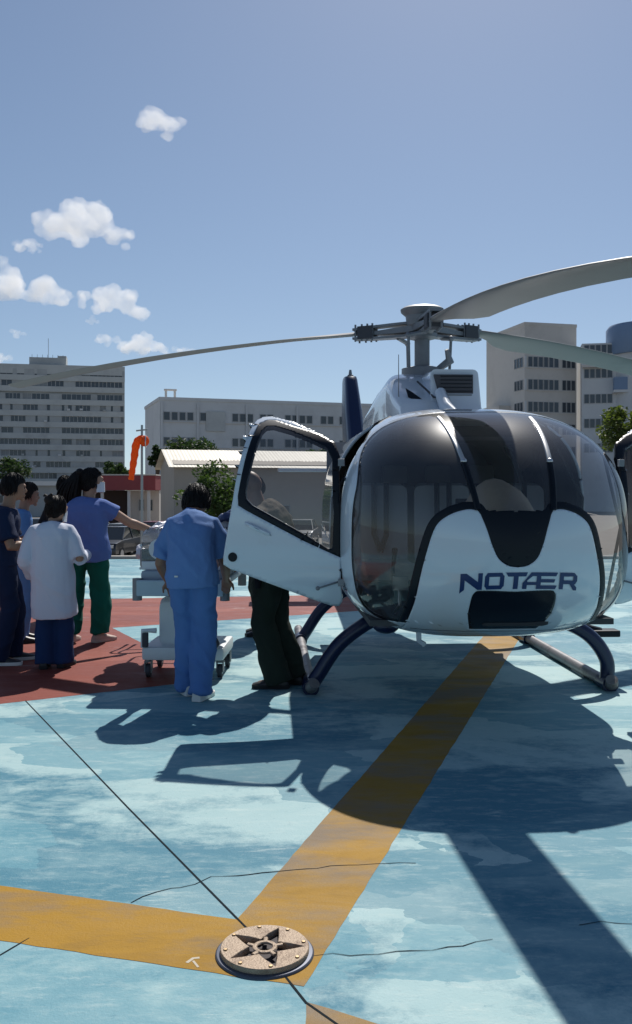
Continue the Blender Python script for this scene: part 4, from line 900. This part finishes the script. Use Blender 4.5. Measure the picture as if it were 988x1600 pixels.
bundle('foil_blanket', [((-.20,.1,.08),(.14,.24,.10)),((-.13,.35,.20),(.17,.26,.16)),((-.20,.5,.12),(.13,.26,.14)),((.02,.3,.27),(.18,.3,.12))], (-1.33,8.25,.90), .020, .010, M_foil, 'crumpled silver-white blanket heaped on the stretcher left of the man in scrubs', 'blanket', 3)
bundle('equipment_bag', [((.0,.0,.10),(.13,.22,.14)),((.03,.1,.30),(.12,.2,.14)),((.02,.3,.2),(.13,.2,.18))], (-.80,8.0,.875), .025, .012, mat('bag_pale',(.46,.46,.48),.6,var=.45,vscale=7), 'pale crumpled bag at the right side of the trolley by the helicopter door', 'bag', 9)
o = bundle('blue_pouch', [((0,0,.03),(.11,.12,.05)),((.04,.05,.06),(.08,.1,.05))], (-.775,8.02,1.285), .012, .010, mat('pouch_navy',(.03,.05,.14),.5,var=.3), 'small dark blue pouch lying on top of the pale bag', 'pouch', 5)

# ------------------------------------------------------------------ windsock
M_sock = mat('sock_orange', (.86,.17,.012), .7, var=.08)
_n = M_sock.node_tree.nodes; _t = _n.new('ShaderNodeBsdfTranslucent'); _t.inputs[0].default_value = (.95,.22,.02,1); _mx = _n.new('ShaderNodeMixShader'); _mx.inputs[0].default_value = .5
_l2 = M_sock.node_tree.links; _l2.new(_n['Principled BSDF'].outputs[0], _mx.inputs[1]); _l2.new(_t.outputs[0], _mx.inputs[2]); _l2.new(_mx.outputs[0], _n['Material Output'].inputs[0])
WD = 24.0; wb = at(222, 769, WD); ws = tag(empty('windsock', (wb.x, WD, LOT)), 'limp orange windsock on a thin grey pole beyond the pad', 'windsock')
wp = lambda px, py, dy=0: at(px, py, WD) - Vector((wb.x, WD-dy, LOT))
m = MB(); m.tube([(0,0,0), wp(222,664)], [.045,.03], 10); m.build('pole', mat('pole_grey',(.35,.36,.36),.5,.3), ws, True)
m = MB(); m.tube([wp(213,673), wp(231,671)], .022, 8); m.build('crossbar', MATS['pole_grey'], ws)
m = MB(); P = arc([wp(227,690), wp(219,687), wp(213,695), wp(210,715), wp(207,735), wp(205,750)], 5); nP = len(P)
m.tube(P, [.16-.075*q/nP+.012*math.sin(q*1.9) for q in range(nP)], 16, False, .8); m.build('sock', M_sock, ws, True)
c = wp(228,690); m = MB(); m.tube([c+Vector((.0+.02*math.cos(a),-.165*math.cos(a),.165*math.sin(a))) for a in [2*math.pi*q/20 for q in range(21)]], .016, 6, False); m.build('hoop', M_steel, ws, True)
m = MB(); m.sphere(wp(226,689), (.13,.13,.15), 14, 9); m.build('sock_throat', M_sock, ws, True)

# ------------------------------------------------------------------ background buildings
M_bgrey = mat('facade_grey', (.43,.45,.45), .85, var=.12, vscale=.25, dirt=(.33,.345,.345), dscale=.15, dlo=.45, dhi=.7)
M_bgrey2 = mat('facade_ledge', (.52,.54,.53), .85, var=.12, vscale=.3, dirt=(.40,.41,.41), dscale=.2, dlo=.5, dhi=.75)
M_bwhite = mat('facade_white', (.64,.655,.66), .85, var=.08, vscale=.3, dirt=(.50,.51,.51), dscale=.25, dlo=.5, dhi=.8)
M_bbeige = mat('facade_beige', (.63,.595,.55), .85, var=.08, vscale=.3, dirt=(.50,.47,.43), dscale=.3, dlo=.5, dhi=.8)
M_win = mat('window_glass', (.055,.068,.085), .12, var=.5, vscale=.35, spec=.6); M_winl = mat('window_blind', (.26,.28,.29), .6, var=.3, vscale=.5); M_frm = mat('window_frame', (.42,.43,.43), .6)
UW = {}
def unit_window(parent, x, z, w, h, y, mt=None, axis=None, mull=1):
    """window unit on a facade looking along -y: recessed pane, frame proud of it"""
    k = (round(w,2), round(h,2), mull)
    if k not in UW:
        a = MB(); a.add([(0,0,0),(w,0,0),(w,0,h),(0,0,h)], [(0,1,2,3)]); a = a.mesh('pane')
        b = MB(); t = min(.09, w*.08)
        for q in range(mull+1): xx = q*(w-t)/mull; b.box((xx,-.06,0),(xx+t,.02,h))
        b.box((t,-.055,0),(w-t,.018,t)); b.box((t,-.055,h-t),(w-t,.018,h)); b = b.mesh('frame'); b.materials.append(M_frm); UW[k] = (a, b)
    a, b = UW[k]
    if mt not in (None, M_win): a = a.copy()
    o = bpy.data.objects.new('window', a); COL.objects.link(o); o.parent = parent; o.location = (x, y, z)
    if not a.materials: a.materials.append(mt or M_win)
    f = bpy.data.objects.new('frame', b); COL.objects.link(f); f.parent = o
    return o
# tall grey slab block, left
cR = at(195, 769, 255); SB = tag(empty('tower_block', (cR.x, 255, LOT), R(12)), 'long grey ten-storey slab block with window bands at the far left', 'building')
HZ = 37.2-LOT; LEN = 66.0
m = MB(); m.box((-LEN,.35,0),(0,15,HZ-.01)); m.build('wall', M_bgrey, SB)
m = MB(); m.box((-LEN-.05,-.1,HZ-2.6),(.05,15.1,HZ)); m.build('parapet', M_bgrey2, SB)
m = MB(); m.box((-26.2,2,HZ+.002),(-16.2,9,HZ+2.3)); m.box((-18.6,3,HZ+2.31),(-16.2,8,HZ+3.0)); m.build('roof_house', M_bgrey, SB)
m = MB(); m.tube([(-21.2,4,HZ+2),(-21.2,4,HZ+8)], .06, 6); m.build('antenna', M_hub, SB)
for q in range(7):
    m = MB(); m.box((-25.5+q*1.4,2.1,HZ+2.3),(-25.4+q*1.4,2.2,HZ+3.1)); m.build('railing_post', M_hub, SB)
rows = [(585,[(0,95),(125,180),(255,272),(345,560),(600,900)]),(602,[(10,90),(165,470),(555,900)]),(622,[(40,150),(168,365),(455,670),(715,900)]),
 (639,[(75,95),(170,280),(345,370),(455,475),(500,530),(555,665),(735,780),(815,832),(885,908)]),(656.5,[(80,190),(262,278),(350,366),(455,745),(815,835),(890,908)]),
 (674,[(10,100),(170,365),(455,905)]),(691.5,[(0,370),(455,530),(560,665),(735,905)]),(709,[(10,190),(262,278),(350,370),(460,482),(560,665),(735,752),(825,905)]),(726.5,[(245,300),(340,520),(700,900)]),(744,[(100,420),(520,880)])]
def sbx(zx):                                   # facade x of a photo column (rotated face)
    u = (zx/4.705-494)/1400; t = R(12); # ray hits line cR + s*(cos t, sin t)
    s_ = (u*255-cR.x)/(math.cos(t)-u*math.sin(t)); return s_
for rI, (py, spans) in enumerate(rows):
    zc_ = EYE+(769-py)*255/1400-LOT; zlo, zhi = zc_-.82, zc_+.82
    zlow = EYE+(769-py-8.75)*255/1400-LOT
    m = MB(); m.box((-LEN,-.35,zlow-.75),(.02,.34,zlow+.75)); m.build('spandrel', M_bgrey2, SB)
    rnd = random.Random(rI+3); sp = [(sbx(a), sbx(b)) for a, b in spans]; xx = sp[0][0] - 2.0
    while xx > -LEN+6: w = rnd.choice((2.2,4.4,8.8)); sp.insert(0, (xx-w, xx)); xx -= w+rnd.choice((1.5,3,4.5))
    prev = -LEN; z0_, z1_ = zlow+.75, zlow+2.45
    for a, b in sp + [(0.0, 0.0)]:
        if a-prev > .3: m = MB(); m.box((prev,-.12-.01*(rI%3),z0_),(a,.33,z1_)); m.build('wall_panel', M_bgrey, SB)
        prev = b
        if b-a < .3: continue
        nU = max(1, round((b-a)/2.3)); w = (b-a)/nU
        for q in range(nU): unit_window(SB, a+q*w, z0_+.02, w, z1_-z0_-.04, .2, M_winl if rnd.random() < .22 else None, mull=2 if w > 1.3 else 1)
rnd = random.Random(5)
for q in range(26):
    x, z = -rnd.uniform(2, LEN-8), 3.2*rnd.randint(1, 9)+rnd.uniform(.2,.5); m = MB(); m.box((x,-.62,z),(x+.8,-.353,z+.5)); m.build('air_conditioner', M_bwhite if q % 2 else M_bgrey, SB)
# long white block in the middle
c0_ = at(250, 769, 127); MBd = tag(empty('white_block', (c0_.x, 127, LOT), R(18.4)), 'long pale three-storey block with small windows behind the open door', 'building'); HB = EYE+144/11.02-LOT
m = MB(); m.box((0,0,0),(44,15.5,HB)); m.build('wall', M_bwhite, MBd)
m = MB(); m.box((-.12,-.12,HB+.002),(44.1,15.6,HB+.45)); m.build('parapet', M_bwhite, MBd)
m = MB(); m.box((1.2,3,HB+.455),(1.5,3.3,HB+1.7)); m.box((2.5,3,HB+.455),(2.8,3.3,HB+1.7)); m.box((1.1,2.9,HB+1.71),(2.9,3.4,HB+1.95)); m.build('roof_frame', M_bbeige, MBd)
for zc_ in (12.35, 8.75, 5.2):
    z = zc_-LOT-.6; x = .5; gi = 0
    m = MB(); m.box((.2,-.16,z-.32),(43.8,.0,z-.18)); m.build('sill_band', M_bbeige, MBd)
    while x < 42:
        for q in range((4,1,3,2,4,2,3)[gi % 7]):
            unit_window(MBd, x, z, .95, 1.25, -.03, M_winl if (gi*3+q) % 5 == 1 else None); x += 1.12
        x += (.75,3.6,.8,1.6,1.1)[gi % 5]; gi += 1
for x in (.25, 5.4, 12.6, 20.3, 29.0): m = MB(); m.box((x-.12,-.30,0),(x+.12,-.17,HB-.3)); m.build('downpipe', M_bwhite, MBd)
m = MB(); m.box((6.6,-.22,10.35-LOT),(9.4,-.04,13.2-LOT)); m.build('recess_panel', M_bgrey2, MBd)
# shed with cream corrugated roof
SD = 60.0; sp0 = at(272, 769, SD); shed = tag(empty('shed', (sp0.x, SD, LOT), R(17)), 'low beige shed with a cream corrugated roof behind the small tree', 'shed')
HE, HR, LN, DP = EYE+44/23.3-LOT, EYE+66/22.3-LOT, 17.0, 7.0
m = MB(); m.add([(0,0,0),(0,DP,0),(0,DP,HE),(0,DP/2,HR-.05),(0,0,HE),(LN,0,0),(LN,DP,0),(LN,DP,HE),(LN,DP/2,HR-.05),(LN,0,HE)], [(0,1,2,3,4),(5,9,8,7,6),(0,4,9,5),(1,6,7,2),(2,7,8,3),(3,8,9,4)]); m.build('wall', mat('shed_wall',(.46,.41,.35),.85,var=.12,vscale=.5), shed)
M_roof = mat('roof_cream', (.72,.66,.54), .6, var=.12, vscale=1.5, dirt=(.5,.42,.32), dscale=.8, dlo=.55, dhi=.8)
nS = 24
for q in range(nS):                            # each roof sheet overlaps the next
    for sd in (0, 1):
        x0_, x1_ = -.4+q*(LN+.8)/nS, -.4+(q+1)*(LN+.8)/nS+.04; m = MB(); V = []
        ya, za, yb, zb_ = (-.5, HE-.22, DP/2, HR+.05) if sd == 0 else (DP+.5, HE-.22, DP/2, HR+.05)
        nn = 6
        for e in range(nn+1):
            xx = x0_+(x1_-x0_)*e/nn; dz = .009*(e % 2)+.003*(q % 2); V += [(xx,ya,za+dz),(xx,yb,zb_+dz)]
        m.add(V, [(2*e,2*e+2,2*e+3,2*e+1) for e in range(nn)]); m.build('roof_sheet', M_roof, shed)
for x in (.9, 2.2, 4.6, 7.5, 11): unit_window(shed, x, 1.3, .55, .8, -.03)
m = MB(); m.box((3.2,-.05,0),(4.1,.03,2.1)); m.build('door', M_win, shed)
# canopy with red fascia
rb = at(160, 769, 70); RC = tag(empty('red_canopy_building', (rb.x, 70, LOT)), 'small open shelter with a dark red fascia below the windsock', 'shelter')
m = MB(); m.box((-2.2,0,EYE+3/20-LOT),(4.15,3.2,EYE+26/20-LOT),.03); m.build('fascia', mat('fascia_red',(.27,.05,.055),.6,var=.15,vscale=1), RC)
m = MB(); m.box((-2.3,-.05,EYE+26.2/20-LOT),(4.2,3.3,EYE+28/20-LOT)); m.build('roof_slab', M_bbeige, RC)
m = MB(); m.box((1.7,2.0,0),(4.1,3.0,EYE+2.8/20-LOT)); m.build('wall', M_bbeige, RC)
m = MB(); m.box((-2.2,2.6,0),(1.69,3.0,EYE+2.8/20-LOT)); m.build('dark_wall', mat('dark_brown',(.06,.04,.035),.8), RC)
for x in (-2.1, -.2, 1.9, 3.45): m = MB(); m.box((x,.3,0),(x+.22,.52,EYE+2.8/20-LOT)); m.build('post', M_bwhite, RC)
for x in (2.5, 3.2): unit_window(RC, x, 1.5, .4, .9, 1.96)
# low flat-roofed building at the left, behind the heads
lb = at(20, 769, 110); LB = tag(empty('flat_roof_building', (lb.x-12, 110, LOT)), 'low grey flat-roofed building with white fascia behind the group of people', 'building')
m = MB(); m.box((0,0,0),(21,8,EYE+10/12.7-LOT)); m.build('wall', M_bgrey, LB)
m = MB(); m.box((-.4,-.6,EYE+10.2/12.7-LOT),(21.4,8.4,EYE+17/12.7-LOT)); m.build('fascia', mat('fascia_white',(.66,.67,.66),.7,var=.1,vscale=.5), LB)
for x in (1,4,7,10,13,16): unit_window(LB, x, 1.6, 1.8, 1.1, -.03, mull=2)
# right: pale block with stepped wings
c1 = at(820, 769, 140); RB = tag(empty('pale_block', (c1.x, 140, LOT), R(14)), 'pale beige block with rows of tall windows at the right', 'building'); HT = EYE+261/10-LOT
m = MB(); m.box((0,0,0),(9.0,14,HT)); m.build('wall', M_bbeige, RB)
m = MB(); m.box((-.06,-.06,HT+.002),(9.06,14,HT+.5)); m.build('parapet', M_bbeige, RB)
m = MB(); m.box((-2.0,5,0),(-.003,13.5,EYE+14.0-LOT)); m.build('side_wing', M_bbeige, RB)
for zc_ in (20.45, 16.9, 13.4, 9.9, 6.4):
    z = zc_+EYE-LOT-.85
    for q in range(6): unit_window(RB, .55+q*.90, z, .80, 1.65, -.03, M_winl if q == 1 else None)
    for q in range(3): unit_window(RB, 6.45+q*.80, z, .72, 1.65, -.03, M_winl if q == 2 else None)
    m = MB(); m.box((.4,-.14,z-.2),(8.95,-.001,z-.03)); m.build('sill_band', M_bbeige, RB)
    m = MB(); m.box((.0,-.10,z-.03),(.30,-.001,z+1.7)); m.build('pier', M_bwhite, RB)
    for q in range(3):                          # windows in the face that turns away to the left
        o = unit_window(RB, -.03, z, .9, 1.6, 3.4-q*1.0); o.rotation_euler = (0,0,R(-90))
c2 = at(905, 769, 140); RW = tag(empty('blue_trimmed_wing', (c2.x+.1, 138.8, LOT), R(-12)), 'hospital wing with blue balcony band and round blue tower at the right edge', 'building'); HW = EYE+24.2-1.2-LOT
m = MB(); m.box((0,0,0),(22,12,HW)); m.build('wall', M_bwhite, RW)
m = MB(); m.box((-.05,-.9,EYE+19.2-LOT),(22,-.002,EYE+19.6-LOT)); m.build('sun_shade', M_bbeige, RW)
M_bblu = mat('balcony_blue', (.20,.29,.43), .7, var=.1, vscale=.4)
m = MB(); m.box((4.6,-1.6,EYE+15.6-LOT),(22,-.003,EYE+17.5-LOT)); m.build('balcony_band', M_bblu, RW)
m = MB(); m.box((4.5,-1.7,EYE+15.2-LOT),(22,-.004,EYE+15.58-LOT)); m.build('balcony_slab', M_bwhite, RW)
m = MB(); m.lathe([(5.4,EYE+21.2-LOT),(5.6,EYE+21.6-LOT),(5.6,EYE+25.2-LOT),(5.2,EYE+25.8-LOT),(.5,EYE+25.9-LOT)], 40, (9.4,2.5,0)); m.build('round_tower', M_bblu, RW, True)
m = MB(); m.lathe([(5.0,0),(5.0,EYE+21.19-LOT)], 40, (9.4,2.5,0)); m.build('tower_drum', M_bwhite, RW, True)
for zc_ in (23.0, 19.3, 15.4, 11.6, 7.8):
    for q in range(22):
        if 4.3 < .3+q*.86 < 4.9: continue
        unit_window(RW, .3+q*.86, zc_-LOT-.15, .78, 1.45, -.03)

# ------------------------------------------------------------------ trees
def leaf_mat(n, c):
    m_ = mat(n, c, .65, var=.45, vscale=1.3, spec=.3); N = m_.node_tree.nodes; Lk = m_.node_tree.links
    t = N.new('ShaderNodeBsdfTranslucent'); t.inputs[0].default_value = (c[0]*1.6, c[1]*1.7, c[2]*.8, 1); x = N.new('ShaderNodeMixShader'); x.inputs[0].default_value = .3
    Lk.new(N['Principled BSDF'].outputs[0], x.inputs[1]); Lk.new(t.outputs[0], x.inputs[2]); Lk.new(x.outputs[0], N['Material Output'].inputs[0]); return m_
LF = [leaf_mat('leaf_mid', (.055,.095,.03)), leaf_mat('leaf_dark', (.03,.055,.022)), leaf_mat('leaf_light', (.09,.12,.035))]
M_bark = mat('bark', (.12,.09,.065), .9, var=.3, vscale=3, bump=.5, bscale=10)
def tree(base, h, r, cz, rzv, mt, label, seed, clumps=26, leaves=70, ls=.16):
    rnd = random.Random(seed); t = tag(empty('tree', base), label, 'tree'); m = MB()
    top = Vector((rnd.uniform(-.1,.1)*r, rnd.uniform(-.1,.1)*r, cz)); m.tube([(0,0,0), top*.5, top], [.05*h**.8, .038*h**.8, .02*h**.8], 8)
    C = []
    for _ in range(clumps):
        while True:
            p = Vector((rnd.uniform(-1,1), rnd.uniform(-1,1), rnd.uniform(-1,1)))
            if .25 < p.length < 1: break
        q = Vector((p.x*r*.82, p.y*r*.82, cz + p.z*rzv*.82)); C.append((q, rnd.uniform(.22,.42)*r))
    for q, _ in C[:9]: m.tube([top*.55, (top*.8+q)*.5, q], [.018*h**.8,.012*h**.8,.004*h**.8], 6)
    m.build('trunk', M_bark, t, True); V = []; Fc = []
    for q, cr_ in C:
        for _ in range(leaves):
            d = Vector((rnd.gauss(0,1), rnd.gauss(0,1), rnd.gauss(0,1))).normalized()*cr_*rnd.random()**.45; d.z *= .75; p = q+d
            a = Vector((rnd.uniform(-1,1), rnd.uniform(-1,1), rnd.uniform(-.6,.6))).normalized(); b = a.cross(Vector((rnd.uniform(-1,1), rnd.uniform(-1,1), rnd.uniform(-1,1)))).normalized(); s_ = ls*rnd.uniform(.6,1.4)
            o = len(V); V += [p-a*s_, p+b*s_*.45, p+a*s_, p-b*s_*.45]; Fc.append((o,o+1,o+2,o+3))
    me = bpy.data.meshes.new('crown'); me.from_pydata(V, [], Fc); o = link('crown', me, mt, t); o['kind'] = 'stuff'; return t
def tr(px, py, D, wpx, hpx, mt, label, seed, **k):
    c = at(px, py, D); r = wpx/2*D/1400; tree((c.x, D, LOT), c.z-LOT+hpx/2*D/1400, r, c.z-LOT, hpx/2*D/1400, mt, label, seed, **k)
tr(338,768,50,118,92,LF[0],'small leafy green tree in front of the cream-roofed shed',2,clumps=34,leaves=90,ls=.13)
tr(290,706,90,100,36,LF[1],'dark green tree top showing above the shed roof',5,clumps=26,leaves=70,ls=.22)
tr(246,712,88,30,44,LF[1],'narrow dark tree at the left end of the shed roof',8,clumps=16,leaves=60,ls=.2)
tr(20,735,180,60,42,LF[1],'dark tree in front of the slab block at the far left',11,clumps=24,leaves=60,ls=.42)
tr(180,735,150,50,30,LF[1],'dark shrubby tree behind the red fascia shelter',14,clumps=20,leaves=60,ls=.34)
tr(500,720,95,60,40,LF[0],'green tree seen through the open door window',15,clumps=20,leaves=60,ls=.24)
tr(984,672,45,104,76,LF[2],'sunlit yellow-green tree below the pale block at the right edge',17,clumps=40,leaves=110,ls=.13)
tr(1050,700,48,130,110,LF[0],'green tree at the far right behind the other door',19,clumps=34,leaves=80,ls=.14)

# ------------------------------------------------------------------ parked cars
M_tyre = mat('tyre', (.015,.015,.016), .8); M_cg = mat('car_glass', (.02,.025,.03), .08)
def car(loc, rz, mt, label, suv=0):
    t = tag(empty('parked_car', loc, rz), label, 'car', 'cars parked beyond the pad'); H = 1.45+.2*suv; w = .86
    low = [(-2.1,.35),(-2.12,.62),(-2.02,.82),(-1.2,.93),(1.45,.98),(2.02,.92),(2.12,.6),(2.08,.35)]
    m = MB(); m.loft([[Vector((x*(1-.02*abs(q)), q*w*1.0, z)) for x, z in low] if abs(q) < .99 else [Vector((x*.97, q*w, z*.96+.02)) for x, z in low] for q in (-1,-.93,0,.93,1)]); m.build('body', mt, t, True, sharp=35)
    cab = [(-1.15,.93),(-.45,H-.03),(.1,H),(.95,H-.04),(1.6,.97)]
    m = MB(); m.loft([[Vector((x, q*w*(.93 if z < 1.1 else .76), z)) for x, z in cab] for q in (-1,1)]); cb = m.build('cabin', M_cg, t)
    m = MB(); m.box((-.42,-w*.745,H-.035),(.92,w*.745,H+.012),.01); m.build('roof', mt, t, True)
    for q in (-1,1):
        for xa, xb in ((-1.12,-.45),(.22,.2),(1.58,.95)): m = MB(); m.tube([(xa,q*w*.935,.95),(xb,q*w*.77,H-.02)], .03, 6); m.build('pillar', mt, t)
    for x in (-1.32, 1.3):
        for q in (-1, 1):
            m = MB(); m.tube([(x,q*.70,.32),(x,q*.875,.32)], .32, 20); wh = m.build('wheel', M_tyre, t, True, sharp=35); m = MB(); m.tube([(x,q*.80,.32),(x,q*.882,.32)], .2, 14); m.build('rim', M_steel, wh)
    for q in (-.62,.62):
        m = MB(); m.box((-2.135,q-.16,.62),(-2.06,q+.16,.76),.02); m.build('headlight', M_steel, t); m = MB(); m.box((2.06,q-.16,.66),(2.135,q+.16,.82),.02); m.build('tail_light', mat('tail_red',(.3,.01,.01),.3), t)
paints = {n: mat('car_'+n, c, .3, .3, coat=.6) for n, c in dict(silver=(.5,.51,.52), dark=(.02,.022,.028), white=(.7,.7,.7), red=(.25,.02,.02), grey=(.18,.19,.2)).items()}
for px, D, rz, col, lab in ((196,44,80,'silver','silver car parked beyond the pad left of the hospital trolley'),(178,40,82,'dark','dark car parked just left of the silver car'),(140,46,84,'white','white car parked behind the tall woman'),(62,52,78,'grey','grey car parked behind the white coat'),(245,47,86,'red','dark red car parked behind the hospital trolley'),(360,48,84,'white','white car parked under the small tree'),(470,50,84,'grey','grey car parked behind the open helicopter door'),(120,60,95,'white','white car farther back by the flat-roofed building')):
    p = at(px, 769, D); car((p.x, D, LOT), R(rz), paints[col], lab)

# ------------------------------------------------------------------ clouds
M_cloud = bpy.data.materials.new('cloud'); M_cloud.use_nodes = True; _n = M_cloud.node_tree.nodes; _n.remove(_n['Principled BSDF'])
_v = _n.new('ShaderNodeVolumePrincipled'); _v.inputs['Color'].default_value = (1,1,1,1); _v.inputs['Anisotropy'].default_value = .25
_tc = _n.new('ShaderNodeTexCoord'); _nz = _n.new('ShaderNodeTexNoise'); _nz.inputs['Scale'].default_value = .011; _nz.inputs['Detail'].default_value = 5; _nz.inputs['Roughness'].default_value = .6
_mr = _n.new('ShaderNodeMapRange'); _mr.inputs[1].default_value = .30; _mr.inputs[2].default_value = .66; _mr.inputs[3].default_value = 0; _mr.inputs[4].default_value = .017
_k = M_cloud.node_tree.links; _k.new(_tc.outputs['Object'], _nz.inputs['Vector']); _k.new(_nz.outputs['Fac'], _mr.inputs[0]); _k.new(_mr.outputs[0], _v.inputs['Density'])
_k.new(_v.outputs[0], _n['Material Output'].inputs['Volume']); M_cloud.cycles.volume_step_rate = .5 if hasattr(M_cloud.cycles, 'volume_step_rate') else 1
def cloud(blobs, D, label, seed):
    """blobs: photo px, py, radius px"""
    rnd = random.Random(seed); c0 = at(blobs[0][0], blobs[0][1], D); k = D/1400; mb = MB()
    for px, py, r in blobs:
        c = at(px, py, D)-c0
        for q in range(7):
            d = Vector([max(-.75, min(.75, rnd.gauss(0, q_))) for q_ in (.5,.5,.32)])*r*k; rr_ = r*k*rnd.uniform(.35,.62)
            mb.sphere(c+d, (rr_*1.15, rr_, rr_*.8), 12, 8)
    vx = max(b[2] for b in blobs)*k/8
    me = remesh(mb, vx, 2); n = len(me.vertices); rk = blobs[0][2]*k
    co = np.empty(n*3, 'f'); no = np.empty(n*3, 'f'); me.vertices.foreach_get('co', co); me.vertices.foreach_get('normal', no); co = co.reshape(-1,3); no = no.reshape(-1,3); d = 0
    for q in range(4): x, y, z = (co/(rk*.5)*2.1**q).T.astype(float); d = d + vnoise(x+seed*7, y, z)/1.9**q
    co += no*(d*rk*.15)[:,None].astype('f'); me.vertices.foreach_set('co', co.ravel()); me.update()
    o = link('cloud', me, M_cloud, None, True, sharp=0); o.location = c0; tag(o, label, 'cloud', 'clouds over the left')
cloud([(250,190,26),(222,186,20),(268,198,20),(240,176,18)], 3000, 'small round cloud highest in the sky', 1)
cloud([(130,345,34),(90,340,30),(165,355,28),(190,372,18),(115,368,22),(150,330,20)], 3200, 'largest puffy white cloud at upper left', 2)
cloud([(46,383,15),(32,380,9),(58,388,9)], 3200, 'tiny cloud just below left of the largest cloud', 3)
cloud([(20,450,30),(-10,440,34),(60,456,26),(95,462,24),(125,468,16)], 3800, 'long ragged cloud touching the left edge', 4)
cloud([(180,470,28),(155,476,18),(205,485,20),(225,494,12)], 3800, 'puffy cloud right of the long ragged cloud', 5)
cloud([(205,537,20),(175,534,16),(235,541,18),(155,530,10),(255,547,9)], 4600, 'flat low cloud above the slab block', 6)
cloud([(288,547,9),(300,548,7),(276,546,6)], 4600, 'thin wisp right of the flat low cloud', 7)
cloud([(140,500,8),(150,502,5)], 3800, 'tiny wisp under the puffy cloud', 8)
cloud([(25,520,8),(36,522,5)], 4600, 'tiny wisp above the slab block roof at the left', 9)
cloud([(2,560,12),(-14,556,14)], 4600, 'bit of cloud at the left edge behind the slab block', 10)

bpy.data.scenes.remove(TMP)
